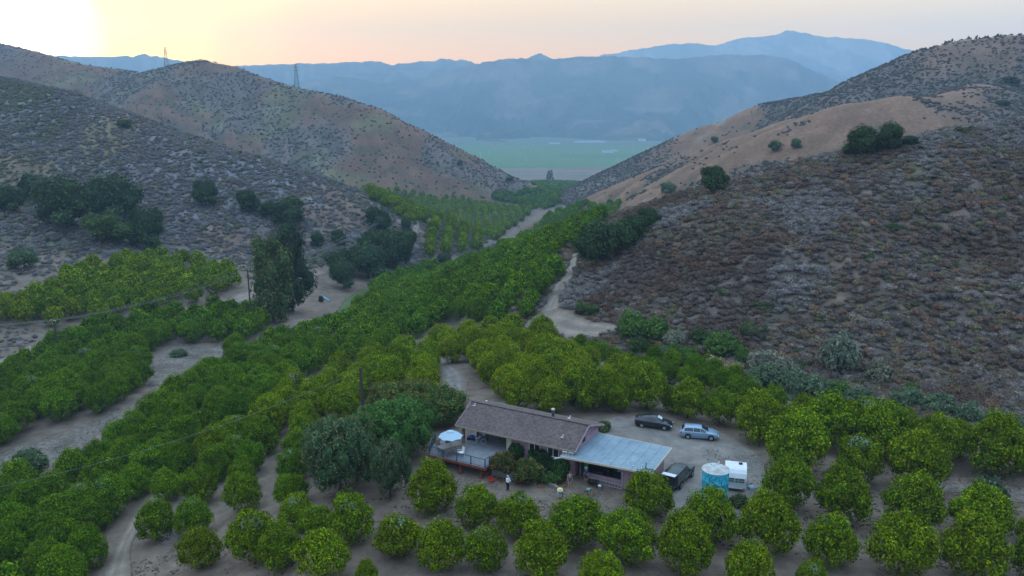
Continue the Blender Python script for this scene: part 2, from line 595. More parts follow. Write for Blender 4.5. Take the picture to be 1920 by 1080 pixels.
mountains('mountain_range', [(1080, 125), (1130, 101), (1190, 93), (1260, 80), (1310, 79), (1340, 83), (1380, 72), (1440, 66), (1475, 54), (1510, 58), (1545, 68),
                             (1620, 70), (1680, 85), (1735, 98), (1800, 112), (1900, 140), (2100, 150), (2500, 130)], 6600, 5000, 171,
          ((.10, .11, .10), (.24, .20, .18)), nx=560, ny=90, amp=.24)

# evening haze: one closed box round everything
hz = bpy.data.materials.new('haze')
hz.use_nodes = True
hn = hz.node_tree
hn.nodes.clear()
ho = hn.nodes.new('ShaderNodeOutputMaterial')
hv = hn.nodes.new('ShaderNodeVolumePrincipled')
hv.inputs['Color'].default_value = (.46, .71, .97, 1)
hv.inputs['Density'].default_value = 2.05e-4
hv.inputs['Anisotropy'].default_value = .2
hn.links.new(hv.outputs[0], ho.inputs['Volume'])
x0, x1, y0, y1, z0, z1 = -5400., 5400., -400., 6850., -93.5, 700.
hvts = [(x, y, z) for x in (x0, x1) for y in (y0, y1) for z in (z0, z1)]
hq = [[0, 1, 3, 2], [4, 6, 7, 5], [0, 4, 5, 1], [2, 3, 7, 6], [0, 2, 6, 4], [1, 5, 7, 3]]
new_obj('haze', np_mesh('haze', hvts, hq), mat=hz, kind='stuff')
# ------------------------------------------------------------ tracks, yard and dry wash draped on the land
def resample(P, n):
    P = np.asarray(P, float)
    m = len(P)
    if m > 2:            # Catmull-Rom
        Q = []
        for i in range(m - 1):
            p0, p1, p2, p3 = P[max(i - 1, 0)], P[i], P[i + 1], P[min(i + 2, m - 1)]
            for t in np.linspace(0, 1, 12, endpoint=False):
                Q.append(.5 * ((2 * p1) + (-p0 + p2) * t + (2 * p0 - 5 * p1 + 4 * p2 - p3) * t * t + (-p0 + 3 * p1 - 3 * p2 + p3) * t ** 3))
        Q.append(P[-1])
        P = np.array(Q)
    d = np.concatenate([[0], np.cumsum(np.hypot(*np.diff(P, axis=0).T[:2]))])
    s = np.linspace(0, d[-1], n)
    return np.stack([np.interp(s, d, P[:, k]) for k in range(P.shape[1])], -1), d[-1]


ROADMASK = []


def strip(name, left, right, mat, lift=.07, seed=1, rag=.25, cell=1.0):
    A = ground_px([p[0] for p in left], [p[1] for p in left])[:, :2]
    B = ground_px([p[0] for p in right], [p[1] for p in right])[:, :2]
    _, la = resample(A, 10)
    n = int(max(8, min(300, la / cell / .8)))
    A, _ = resample(A, n)
    B, _ = resample(B, n)
    wid = np.hypot(*(B - A).T).mean()
    m = int(max(13, min(90, wid / .35)))
    t = np.linspace(0, 1, m)
    X = A[:, None, 0] * (1 - t) + B[:, None, 0] * t
    Y = A[:, None, 1] * (1 - t) + B[:, None, 1] * t
    nx = (B - A) / np.hypot(*(B - A).T)[:, None]
    j1 = (fbm(A[:, 0] / 2.5, A[:, 1] / 2.5, seed, 3) - .5) * rag * 4
    j2 = (fbm(B[:, 0] / 2.5, B[:, 1] / 2.5, seed + 5, 3) - .5) * rag * 4
    X[:, 0] += nx[:, 0] * j1; Y[:, 0] += nx[:, 1] * j1
    X[:, -1] += nx[:, 0] * j2; Y[:, -1] += nx[:, 1] * j2
    Z = terrain(X, Y) + lift
    ROADMASK.append(np.concatenate([np.stack([X[:, 0], Y[:, 0]], -1), np.stack([X[:, -1], Y[:, -1]], -1)[::-1]]))
    base = np.array(ROADCOL[mat.name])
    T = np.broadcast_to(t[None, :], X.shape)
    nn = fbm(X / 1.6, Y / 1.6, seed + 40, 4)
    c = np.ones(X.shape)
    if wid < 9 and mat.name != 'grey_gravel':      # two wheel ruts with a rougher crown between them
        w_ = T + (fbm(X / 9, Y / 9, seed + 3, 2) - .5) * .16
        rut = np.exp(-((w_ - .32) / .07) ** 2) + np.exp(-((w_ - .68) / .07) ** 2)
        c = .84 + .22 * rut
    else:                                          # old tyre tracks wandering over the surface
        for q in range(4):
            u_ = T + .10 * np.sin(np.arange(n) / 9. + q * 2)[:, None] - (.2 + .2 * q)
            c = c - .10 * np.exp(-(u_ / .012) ** 2)
    c = c * (.80 + .40 * nn)
    edge = smooth(.0, .9 / max(wid, 1), np.minimum(T, 1 - T) - .25 * (nn - .5))[..., None]
    col = base * c[..., None] * edge + np.array([.175, .132, .102]) * (1 - edge)
    me = np_mesh(name, np.stack([X, Y, Z], -1).reshape(-1, 3), grid_faces(n, m), col.reshape(-1, 3), smooth_=True)
    o = new_obj(name, me, mat=mat, kind='structure')
    return o


strip('dry_wash', [(-40, 862), (0, 850), (60, 830), (130, 808), (200, 782), (250, 760), (286, 738), (275, 705), (285, 672), (335, 645), (400, 645), (445, 640)],
      [(-40, 920), (0, 905), (60, 892), (110, 872), (160, 838), (190, 805), (262, 775), (300, 752), (342, 720), (380, 695), (420, 672), (450, 658)], M_gravel, .05, 3, .5)
strip('dirt_road', [(1001, 602), (1033, 552), (1058, 507), (1070, 484), (1077, 474)], [(1056, 602), (1052, 562), (1076, 517), (1084, 490), (1086, 474)], M_road, .08, 9)
strip('road_turnout', [(1003, 592), (1050, 578), (1082, 588), (1112, 600), (1158, 606)], [(988, 613), (1030, 630), (1075, 638), (1112, 636), (1158, 624)], M_road, .12, 10)
strip('driveway', [(768, 640), (798, 660), (822, 688), (828, 718), (826, 752), (835, 778)], [(800, 634), (818, 654), (852, 688), (876, 705), (874, 730), (874, 752), (882, 775)], M_yard, .09, 12)
strip('gravel_yard', [(1060, 815), (1100, 800), (1145, 783), (1200, 781), (1260, 798), (1330, 806), (1395, 830), (1432, 868)],
      [(1075, 850), (1120, 850), (1170, 880), (1232, 920), (1250, 962), (1300, 968), (1400, 962), (1440, 930)], M_yard, .05, 14)
strip('dirt_road', [(-40, 690), (0, 673), (60, 646), (140, 614), (250, 596), (380, 572), (430, 556), (470, 543), (560, 518), (610, 503), (650, 490)],
      [(-40, 715), (0, 697), (70, 664), (160, 622), (260, 604), (400, 585), (440, 571), (490, 557), (570, 528), (622, 510), (662, 496)], M_road, .1, 16)
strip('dirt_road', [(478, 634), (530, 606), (560, 598), (620, 597), (650, 600)], [(492, 642), (542, 618), (572, 607), (620, 607), (650, 609)], M_road, .1, 18)
strip('farm_track', [(185, 1095), (214, 1030), (240, 985), (262, 950), (282, 925), (305, 895)], [(243, 1095), (245, 1040), (257, 1000), (277, 966), (300, 940), (322, 905)], M_road, .09, 20)
strip('farm_track', [(786, 482), (850, 482), (900, 468), (938, 447), (960, 430), (985, 412), (1000, 393)],
      [(788, 489), (858, 489), (908, 474), (948, 453), (968, 435), (994, 415), (1008, 393)], M_gravel, .12, 22, .6, 2)
strip('farm_track', [(772, 442), (779, 420), (785, 403)], [(782, 442), (787, 420), (791, 403)], M_road, .15, 24, .2, 2)
strip('farm_track', [(1108, 428), (1116, 408)], [(1122, 428), (1127, 408)], M_road, .15, 26, .2, 2)
strip('farm_track', [(1700, 893), (1760, 900), (1840, 908), (1960, 921)], [(1690, 916), (1760, 922), (1840, 932), (1960, 948)], M_gravel, .06, 28, .3)
strip('farm_track', [(1106, 672), (1130, 690), (1160, 706), (1185, 718)], [(1118, 668), (1142, 684), (1172, 698), (1198, 712)], M_road, .09, 29, .3)
M_grass = pmat('ditch_grass', attr='Col', rough=.95, spec=.1, noise=[(1.2, 8, .5, 1.4)], bump=(5, .8, .08))
strip('grassy_ditch', [(624, 604), (632, 582), (645, 562), (665, 548), (684, 538)], [(646, 606), (652, 588), (662, 570), (678, 556), (690, 548)], M_grass, .12, 31, .5)
# ------------------------------------------------------------ foliage
def leaf_material(name, mode, rough=.75, trans=.22):
    m = bpy.data.materials.new(name)
    m.use_nodes = True
    nt = m.node_tree
    b = nt.nodes['Principled BSDF']
    b.inputs['Roughness'].default_value = rough
    b.inputs['Specular IOR Level'].default_value = .02
    a = nt.nodes.new('ShaderNodeAttribute')
    a.attribute_name = 'Col'
    if mode == 'object':
        oi = nt.nodes.new('ShaderNodeObjectInfo')
        c2 = oi.outputs['Color']
    else:
        i = nt.nodes.new('ShaderNodeAttribute')
        i.attribute_type = 'INSTANCER'
        i.attribute_name = 'tint'
        c2 = i.outputs['Color']
    col = mixc(nt, 1.0, a.outputs['Color'], c2, 'MULTIPLY')
    nt.links.new(col, b.inputs['Base Color'])
    tr = nt.nodes.new('ShaderNodeBsdfTranslucent')
    nt.links.new(col, tr.inputs['Color'])
    mx = nt.nodes.new('ShaderNodeMixShader')
    mx.inputs[0].default_value = trans
    o = nt.nodes['Material Output']
    nt.links.new(b.outputs[0], mx.inputs[1])
    nt.links.new(tr.outputs[0], mx.inputs[2])
    nt.links.new(mx.outputs[0], o.inputs['Surface'])
    return m


M_leaf = leaf_material('foliage', 'object')
M_leafi = leaf_material('foliage_mass', 'inst')
M_bark = pmat('bark', color=(.10, .075, .055), rough=.95, noise=[(8, 4, .6, 1.3)])


def ico(sub=1):
    bm = bmesh.new()
    bmesh.ops.create_icosphere(bm, subdivisions=sub, radius=1)
    v = np.array([p.co[:] for p in bm.verts])
    f = np.array([[q.index for q in p.verts] for p in bm.faces])
    bm.free()
    return v, f


ICO1, ICO2, ICO3 = ico(1), ico(2), ico(3)


def crown_mesh(name, lobes, nleaf, leaf, seed, pal, hull=.84, up=.35, hullcol=None, aspect=1.0, rough=.16, hsub=2, droop=0.0):
    """lobes: (cx,cy,cz,rx,ry,rz). Leaves: small quads spread over and just under the surface of the lobes. pal: list of (weight, colour)."""
    r = np.random.default_rng(seed)
    L = np.array(lobes, float)
    area = (L[:, 3] * L[:, 5]) ** 1.0
    cnt = np.maximum(6, (nleaf * area / area.sum())).astype(int)
    V, Q, T, Cc = [], [], [], []
    pw = np.array([p[0] for p in pal]); pw = pw / pw.sum()
    pc = np.array([p[1] for p in pal])
    off = 0
    for i, l in enumerate(L):
        n = cnt[i]
        d = r.normal(size=(n, 3)); d /= np.linalg.norm(d, axis=1)[:, None]
        bump = 1 + rough * (2 * fbm(d[:, 0] * 2.4 + i * 7, d[:, 1] * 2.4 + d[:, 2] * 2.1, seed + i, 3) - 1)
        k = (bump * (.86 + .20 * r.random(n) ** .7))[:, None]
        p = l[:3] + d * l[3:6] * k
        # drop the leaves that are buried in another lobe
        keep = np.ones(n, bool)
        for j, m in enumerate(L):
            if j != i:
                q = (p - m[:3]) / (m[3:6] * .80)
                keep &= (q ** 2).sum(1) > 1
        keep &= p[:, 2] > .02
        p, d = p[keep], d[keep]
        n = len(p)
        if not n:
            continue
        nrm = d / l[3:6] * l[3:6].mean()
        nrm = nrm + r.normal(size=(n, 3)) * .40 + np.array([0, 0, up])
        nrm /= np.linalg.norm(nrm, axis=1)[:, None]
        t = np.cross(nrm, r.normal(size=(n, 3))); t /= np.linalg.norm(t, axis=1)[:, None]
        if droop:
            t = t * (1 - droop) + np.array([0, 0, -1.0]) * droop
            t = t - nrm * (t * nrm).sum(1)[:, None]
            t /= np.linalg.norm(t, axis=1)[:, None]
        b = np.cross(nrm, t)
        s = leaf * (.65 + .7 * r.random(n))[:, None]
        q = np.stack([p + (-t) * s, p + b * s * .55 * aspect + nrm * s * .12, p + t * s, p - b * s * .55 * aspect + nrm * s * .12], 1)
        V.append(q.reshape(-1, 3))
        Q.append(np.arange(n * 4).reshape(-1, 4) + off)
        off += n * 4
        ci = r.choice(len(pal), n, p=pw)
        c = pc[ci] * (.72 + .56 * r.random(n))[:, None] * r.uniform(.72, 1.3)
        Cc.append(np.repeat(c, 4, 0))
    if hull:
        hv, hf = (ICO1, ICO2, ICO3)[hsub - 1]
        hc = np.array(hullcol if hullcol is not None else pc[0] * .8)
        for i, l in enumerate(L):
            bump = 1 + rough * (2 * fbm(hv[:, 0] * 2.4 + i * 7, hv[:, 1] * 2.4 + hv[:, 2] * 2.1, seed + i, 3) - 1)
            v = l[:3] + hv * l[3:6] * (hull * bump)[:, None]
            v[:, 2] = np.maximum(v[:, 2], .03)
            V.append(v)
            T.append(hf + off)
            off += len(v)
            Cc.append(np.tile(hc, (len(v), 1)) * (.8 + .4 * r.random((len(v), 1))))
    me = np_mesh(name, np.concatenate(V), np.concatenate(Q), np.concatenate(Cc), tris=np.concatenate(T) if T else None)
    return me


def lobed(seed, n, core=(1, 1, .92), spread=.72, rl=(.28, .46), zc=.95, conic=.25, flat=.95):
    r = random.Random(seed)
    L = [(0, 0, zc, core[0] * .86, core[1] * .86, core[2] * .92)]
    for i in range(n):
        a = 2.399963 * i + r.uniform(-.4, .4)
        u = (i + .5) / n
        el = math.asin(min(.98, -.45 + 1.42 * u))
        ce, se = math.cos(el), math.sin(el)
        k = 1 - conic * max(0, se)
        rr_ = r.uniform(*rl)
        L.append((math.cos(a) * ce * spread * core[0] * (k + .05), math.sin(a) * ce * spread * core[1] * (k + .05), zc + se * spread * core[2] * 1.05,
                  rr_, rr_, rr_ * flat))
    return L


def trunk_mesh(name, h, r0, seed=0, limbs=4, spread=.5):
    r = random.Random(seed)
    bm = bmesh.new()

    def tube(pts, rads, seg=7):
        rings = []
        for i, (p, rd) in enumerate(zip(pts, rads)):
            d = (Vector(pts[min(i + 1, len(pts) - 1)]) - Vector(pts[max(i - 1, 0)])).normalized()
            q = d.to_track_quat('Z', 'Y')
            rings.append([bm.verts.new(Vector(p) + q @ Vector((math.cos(2 * math.pi * k / seg) * rd, math.sin(2 * math.pi * k / seg) * rd, 0))) for k in range(seg)])
        for a, b in zip(rings[:-1], rings[1:]):
            for k in range(seg):
                bm.faces.new((a[k], a[(k + 1) % seg], b[(k + 1) % seg], b[k]))
    tube([(0, 0, -.3), (0, 0, .1 * h), (r.uniform(-.05, .05) * h, r.uniform(-.05, .05) * h, .5 * h), (0, 0, h)], [r0 * 1.5, r0, r0 * .8, r0 * .5])
    for i in range(limbs):
        a = 2 * math.pi * i / limbs + r.uniform(-.5, .5)
        z = r.uniform(.35, .75) * h
        tube([(0, 0, z), (math.cos(a) * spread * .5, math.sin(a) * spread * .5, z + .3 * h), (math.cos(a) * spread, math.sin(a) * spread, z + .55 * h)], [r0 * .5, r0 * .35, r0 * .15], 5)
    me = bpy.data.meshes.new(name)
    bm.to_mesh(me)
    bm.free()
    me.materials.append(M_bark)
    return me


CITRUS = [(5, (.092, .162, .003)), (3.4, (.160, .226, .004)), (2.6, (.245, .295, .007)), (.12, (.30, .26, .03)), (2.2, (.030, .062, .006))]
CITRUS_PALE = CITRUS[:3] + [(3, (.15, .20, .12))]
OAK = [(5, (.038, .070, .028)), (3, (.058, .098, .034)), (1.4, (.085, .125, .045)), (2, (.022, .042, .020))]
AVO = [(5, (.046, .092, .034)), (2.5, (.075, .125, .045)), (1.6, (.026, .052, .026))]
AVO_RED = AVO + [(5, (.20, .125, .06))]

orange_crowns, orange_far = [], []
for i in range(10):
    lo = lobed(100 + i, 44, core=(1, 1, [1.0, .92, 1.05, .9, .98, 1.08, .94, 1.02, .88, 1.0][i]), spread=.78, rl=(.12, .30), conic=[.42, .30, .5, .2, .35, .45, .3, .55, .15, .4][i])
    rq = random.Random(150 + i)
    ax, ay, az_ = rq.uniform(-.12, .12), rq.uniform(-.12, .12), rq.uniform(-.1, .1)
    lo = [(a * (1 + rq.uniform(-.14, .14)) + ax * c, b * (1 + rq.uniform(-.14, .14)) + ay * c, c * (1 + rq.uniform(-.08, .08)), d, e, f) if k else (a, b, c, d, e, f) for k, (a, b, c, d, e, f) in enumerate(lo)]
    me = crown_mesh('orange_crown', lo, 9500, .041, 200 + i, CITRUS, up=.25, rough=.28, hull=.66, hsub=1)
    me.materials.append(M_leaf)
    orange_crowns.append(me)
for i in range(5):
    lo = lobed(100 + i, 16, rl=(.22, .38), conic=.35)
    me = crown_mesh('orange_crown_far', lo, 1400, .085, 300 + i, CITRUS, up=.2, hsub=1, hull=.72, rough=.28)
    me.materials.append(M_leafi)
    orange_far.append(me)
pale_shoots = crown_mesh('pale_shoots', [(.15, .1, 1.62, .42, .36, .20), (-.15, .25, 1.55, .25, .22, .16)], 260, .07, 77,
                         [(3, (.24, .30, .20)), (2, (.16, .24, .12))], hull=0)
pale_shoots.materials.append(M_leaf)
orange_trunk = trunk_mesh('orange_trunk', .95, .075, 4, 5, .45)

ORD1 = ['zeroth', 'first', 'second', 'third', 'fourth', 'fifth', 'sixth', 'seventh', 'eighth', 'ninth', 'tenth', 'eleventh', 'twelfth', 'thirteenth',
        'fourteenth', 'fifteenth', 'sixteenth', 'seventeenth', 'eighteenth', 'nineteenth']
TENS = ['', '', 'twenty', 'thirty', 'forty', 'fifty', 'sixty', 'seventy', 'eighty', 'ninety']


def ordinal(n):
    if n < 20:
        return ORD1[n]
    t, u = divmod(n, 10)
    return (TENS[t][:-1] + 'ieth') if u == 0 else TENS[t] + '-' + ORD1[u]


# ---- every orange tree: x, y, crown width, crown height, tint, block, row, order
TREES = []
EXPL = {
    'bottom': ('row along the bottom edge', [(527, 1085, 85), (610, 1110, 97), (688, 1112, 50), (1015, 1112, 105), (1120, 1140, 90), (1286, 1105, 114), (1404, 1130, 96),
                                            (1517, 1135, 70), (1684, 1108, 124), (1823, 1118, 125), (1945, 1130, 110)]),
    'lower': ('row just above the bottom row', [(377, 1085, 86), (482, 1073, 100), (825, 1090, 98), (914, 1090, 92), (1177, 1079, 112), (1437, 1064, 120), (1553, 1083, 104),
                                               (1840, 1042, 115), (1925, 1028, 52)]),
    'front': ('row in front of the house', [(553, 1010, 75), (593, 1025, 70), (660, 1039, 100), (746, 1064, 91), (812, 985, 98, 1.08), (890, 1007, 88, .95), (976, 1028, 90, 1.04), (1073, 1051, 114, .92),
                                              (1219, 990, 108, .84), (1324, 1040, 112)]),
    'tank': ('rows right of the camping trailer', [(1470, 976, 101), (1489, 913, 115), (1580, 1007, 111), (1605, 926, 92), (1703, 1023, 113), (1722, 951, 120), (1863, 919, 112)]),
    'far right': ('back row below the scrub slope', [(1400, 815, 60), (1423, 852, 92), (1480, 845, 70), (1545, 866, 104), (1505, 825, 70), (1580, 835, 70), (1653, 885, 105), (1625, 838, 75), (1690, 858, 75),
                                                   (1755, 897, 100), (1800, 875, 70), (1930, 905, 80)]),
    'cars': ('row behind the parked cars', [(1103, 791, 92), (1160, 785, 58), (1213, 787, 87), (1262, 785, 50), (1289, 801, 75), (1348, 812, 70)]),
    'hedge': ('curved hedge-like row', [(1090, 663, 30), (1110, 676, 32), (1129, 685, 37), (1152, 697, 37), (1177, 708, 38), (1193, 714, 37), (1210, 718, 38), (1227, 722, 42), (1257, 730, 43),
                                                            (1287, 738, 42), (1320, 745, 50), (1353, 756, 52), (1380, 768, 50), (1408, 778, 56), (1450, 790, 56)]),
    'hedge2': ('row behind the curved hedge', [(1225, 690, 36), (1262, 700, 38), (1300, 712, 42), (1340, 722, 42), (1380, 738, 44), (1330, 700, 30)]),
    'left': ('rows left of the dark avocados', [(293, 1029, 77), (365, 1023, 73), (312, 955, 62), (379, 962, 77), (346, 915, 70), (402, 920, 70), (460, 975, 72), (458, 940, 64), (468, 905, 66),
                                                        (485, 872, 72), (440, 890, 62), (548, 965, 64), (550, 920, 64), (560, 880, 62), (572, 850, 58), (420, 868, 62)]),
}
for key, (phrase, lst) in EXPL.items():
    xs = [p[0] for p in lst]
    ys = [p[1] - .24 * p[2] for p in lst]
    G = ground_px(xs, ys)
    order = np.argsort(xs)
    for rank, i in enumerate(order):
        dep = to_px(*G[i])[2]
        W = lst[i][2] / F_PX * dep
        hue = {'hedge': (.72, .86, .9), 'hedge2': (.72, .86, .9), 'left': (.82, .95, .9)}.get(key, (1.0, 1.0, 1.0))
        hf = {'hedge': 1.15, 'hedge2': 1.1, 'front': 1.02, 'lower': 1.06}.get(key, 1.14)
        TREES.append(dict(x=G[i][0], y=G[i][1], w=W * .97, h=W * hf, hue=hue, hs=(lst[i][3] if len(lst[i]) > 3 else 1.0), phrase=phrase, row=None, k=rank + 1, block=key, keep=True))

#      key: phrase, polygon of trunks in the photo, row direction, row gap, tree gap, width, height, hue
BLOCKS = {
    'beyond': ('orchard beyond the right edge', [(1985, 925), (2100, 920), (2450, 960), (2450, 1300), (2000, 1300)], ((2000, 1000), (2300, 1010)), 6.2, 6.0, 5.8, 5.6, (1, 1, 1)),
    'flat': ('grove left of tall eucalyptus', [(-30, 612), (0, 590), (60, 558), (140, 524), (180, 500), (250, 484), (330, 492), (455, 528), (408, 560), (300, 588), (190, 612), (120, 622), (50, 614)],
             ((60, 600), (330, 505)), 6.0, 5.3, 5.3, 5.5, (1.15, 1.12, .9)),
    'wash': ('grove behind the dry wash', [(-300, 960), (-300, 800), (0, 722), (60, 690), (110, 664), (150, 632), (262, 602), (400, 586), (470, 592), (497, 612), (490, 636), (400, 648), (330, 643), (272, 676),
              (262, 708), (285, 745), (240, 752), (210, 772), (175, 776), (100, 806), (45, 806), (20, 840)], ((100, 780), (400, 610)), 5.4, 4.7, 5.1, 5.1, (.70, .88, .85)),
    'slope': ('dark grove below the wash', [(-300, 1200), (-300, 1080), (0, 955), (60, 932), (100, 915), (150, 885), (180, 850), (195, 822), (262, 795), (300, 770), (340, 745), (378, 716), (420, 688), (450, 668),
               (520, 650), (600, 630), (655, 605), (690, 578), (760, 598), (815, 622), (780, 642), (740, 660), (680, 672), (600, 706), (500, 770), (400, 838), (330, 880), (292, 905), (262, 938), (235, 985), (205, 1035), (185, 1130)],
              ((330, 900), (640, 660)), 5.0, 4.5, 4.9, 5.0, (.74, .92, .85)),  # darker leaf tint paints in the shade of this downhill face
    'upper': ('grove left of the driveway', [(345, 890), (410, 842), (500, 785), (560, 748), (640, 705), (710, 678), (780, 668), (812, 690), (822, 720), (818, 745), (760, 752), (700, 770), (650, 800), (600, 815), (560, 832), (520, 842), (460, 862), (400, 885)],
              ((480, 905), (640, 700)), 5.1, 4.5, 4.9, 5.0, (1.12, 1.1, .9)),
    'house': ('grove behind the house', [(818, 672), (815, 652), (850, 632), (900, 622), (965, 622), (1020, 634), (1060, 655), (1085, 675), (1125, 705), (1180, 725), (1200, 755), (1130, 775), (1060, 783), (1000, 778), (905, 762), (884, 745), (886, 702), (858, 690)],
              ((880, 725), (1180, 745)), 5.0, 4.8, 5.0, 5.0, (1.2, 1.12, .95)),
    'centre': ('grove on canyon floor', [(692, 566), (706, 540), (790, 508), (860, 500), (905, 488), (980, 450), (1000, 436), (1022, 412), (1080, 390), (1162, 380), (1122, 428), (1098, 452), (1062, 485), (1050, 510),
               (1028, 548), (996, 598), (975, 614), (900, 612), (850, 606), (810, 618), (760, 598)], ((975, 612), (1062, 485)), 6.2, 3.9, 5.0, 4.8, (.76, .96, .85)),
    'mid': ('parallel rows beyond the wash', [(784, 484), (795, 445), (812, 410), (850, 396), (960, 394), (1002, 396), (985, 410), (948, 434), (930, 452), (895, 470), (850, 482)],
            ((853, 473), (850, 403)), 6.4, 3.7, 5.2, 5.2, (1.08, 1.1, 1.0)),
    'arm': ('far arm under the left hill', [(664, 354), (720, 356), (800, 370), (900, 384), (1000, 396), (985, 400), (870, 396), (812, 408), (800, 420), (768, 420), (735, 402), (700, 380)],
            ((700, 370), (990, 396)), 6.2, 4.6, 5.2, 5.2, (1.08, 1.1, 1.0)),
}
for key, (phrase, poly, rd, rg, tg, W, H, hue) in BLOCKS.items():
    P = ground_px([p[0] for p in poly], [p[1] for p in poly])[:, :2]
    R = ground_px([rd[0][0], rd[1][0]], [rd[0][1], rd[1][1]])[:, :2]
    u = (R[1] - R[0]) / np.linalg.norm(R[1] - R[0])
    w = np.array([-u[1], u[0]])
    c = P.mean(0)
    a, b = (P - c) @ u, (P - c) @ w
    rows = np.arange(b.min() + rg * .4, b.max(), rg)
    rowno = 0
    jit = {'house': 2.6, 'slope': 1.8, 'upper': 1.6, 'wash': 1.8, 'flat': 1.4}.get(key, 1.0)
    for j, bb in enumerate(rows):
        n = int((a.max() - a.min()) / tg) + 2
        aa = a.min() + np.arange(n) * tg + (j % 2) * tg * .35 + rng.uniform(-.35, .35, n) * jit
        wob = 1.2 * np.sin(aa / 30 + j * .1)
        jb = rng.uniform(-.35, .35, n) * jit
        X = c[0] + aa * u[0] + (bb + wob + jb) * w[0]
        Y = c[1] + aa * u[1] + (bb + wob + jb) * w[1]
        m = poly_mask(X, Y, P)
        for rp in ROADMASK:
            m &= ~poly_mask(X, Y, rp)
        m &= rng.random(n) > .03
        X, Y = X[m], Y[m]
        if not len(X):
            continue
        rowno += 1
        for k in range(len(X)):
            s = rng.uniform(.86, 1.12)
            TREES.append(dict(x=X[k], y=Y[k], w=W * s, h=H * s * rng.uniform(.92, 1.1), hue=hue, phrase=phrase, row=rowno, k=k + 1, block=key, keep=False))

TX = np.array([t['x'] for t in TREES]); TY = np.array([t['y'] for t in TREES])
TZ = terrain(TX, TY)
tpx, tpy, tdep = to_px(TX, TY, TZ)
# procedural trees must not stand inside hand-placed ones
keepm = np.ones(len(TREES), bool)
ex = np.array([t['keep'] for t in TREES])
for i in np.where(~ex)[0]:
    d = np.hypot(TX[ex] - TX[i], TY[ex] - TY[i])
    if (d < 3.4).any():
        keepm[i] = False
onscreen = (tpx > -400) & (tpx < 2450) & (tpy < 1320)
keepm &= onscreen
idx = np.where(keepm)[0]
size = np.array([TREES[i]['w'] for i in idx]) / tdep[idx]
inframe = (tpx[idx] > -20) & (tpx[idx] < 1940) & (tpy[idx] < 1125)
size = np.where(ex[idx], size + 10, size) * np.where(inframe, 1, .3)
order = idx[np.argsort(-size)]
near, far = order[:288], order[288:]
print('orange trees', len(idx), 'far', len(far))


def copy_thing(src, loc, rz=0, scale=None, label=None, group=None):
    r = src.copy()
    COL.objects.link(r)
    r.location = loc
    r.rotation_euler = (0, 0, rz)
    if scale is not None:
        r.scale = scale
    if label:
        r['label'] = label
    if group:
        r['group'] = group
    for ch in src.children:
        c = ch.copy()
        COL.objects.link(c)
        c.parent = r
        for g in ch.children:
            d = g.copy()
            COL.objects.link(d)
            d.parent = c
    return r


def tree_thing(name, label, cat, loc, rz, scale, crown, trunk, tint, group=None, extra=()):
    e = bpy.data.objects.new(name, None)
    COL.objects.link(e)
    e.empty_display_size = .5
    e.location = loc
    e.rotation_euler = (0, 0, rz)
    e.scale = scale
    e['label'] = label
    e['category'] = cat
    if group:
        e['group'] = group
    o = new_obj('crown', crown, e)
    o.color = (*tint, 1)
    if trunk is not None:
        t = new_obj('trunk', trunk, e)
    for nm, me_, tn in extra:
        x = new_obj(nm, me_, e)
        x.color = (*tn, 1)
    return e


def tint_of(t):
    g = rng.normal(0, .10)
    y = rng.normal(0, .045)
    return tuple(float(max(.35, v)) for v in (t['hue'][0] * (1 + g + y), t['hue'][1] * (1 + g), t['hue'][2] * (1 + g - y)))


# labels: rows and places are counted among the trees kept, so that they can be found in the picture
rowset = {}
for i in near:
    t = TREES[i]
    rowset.setdefault((t['block'], t['row']), []).append(i)
blockrows = {}
for (b, r) in rowset:
    if r is not None:
        blockrows.setdefault(b, []).append(r)
rowrank = {}
for b, rs in blockrows.items():
    # nearest row first
    rs.sort(key=lambda r: -np.mean([tpy[i] for i in rowset[(b, r)]]))
    for n, r in enumerate(rs):
        rowrank[(b, r)] = n + 1
for (b, r), members in rowset.items():
    members.sort(key=lambda i: tpx[i])
    for n, i in enumerate(members):
        t = TREES[i]
        if r is None:
            lab = f"round orange tree, {ordinal(n + 1)} from the left in the {t['phrase']}"
        else:
            lab = f"orange tree {ordinal(n + 1)} from left, {ordinal(rowrank[(b, r)])} row up, {t['phrase']}"
        var = int(rng.integers(len(orange_crowns)))
        extra = (('pale_shoots', pale_shoots, (1, 1, 1)),) if rng.random() < (.13 if r is None else .10) else ()
        wsc = t['w'] / 2.1
        hsc = t['h'] * (1.0 if t['keep'] else 1.06) * t.get('hs', 1.0) / 2.05
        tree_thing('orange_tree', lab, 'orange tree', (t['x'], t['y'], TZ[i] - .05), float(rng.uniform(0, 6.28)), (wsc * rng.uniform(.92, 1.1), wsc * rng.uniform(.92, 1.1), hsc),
                   orange_crowns[var], orange_trunk, tint_of(t), 'orange trees of the canyon orchard', extra)


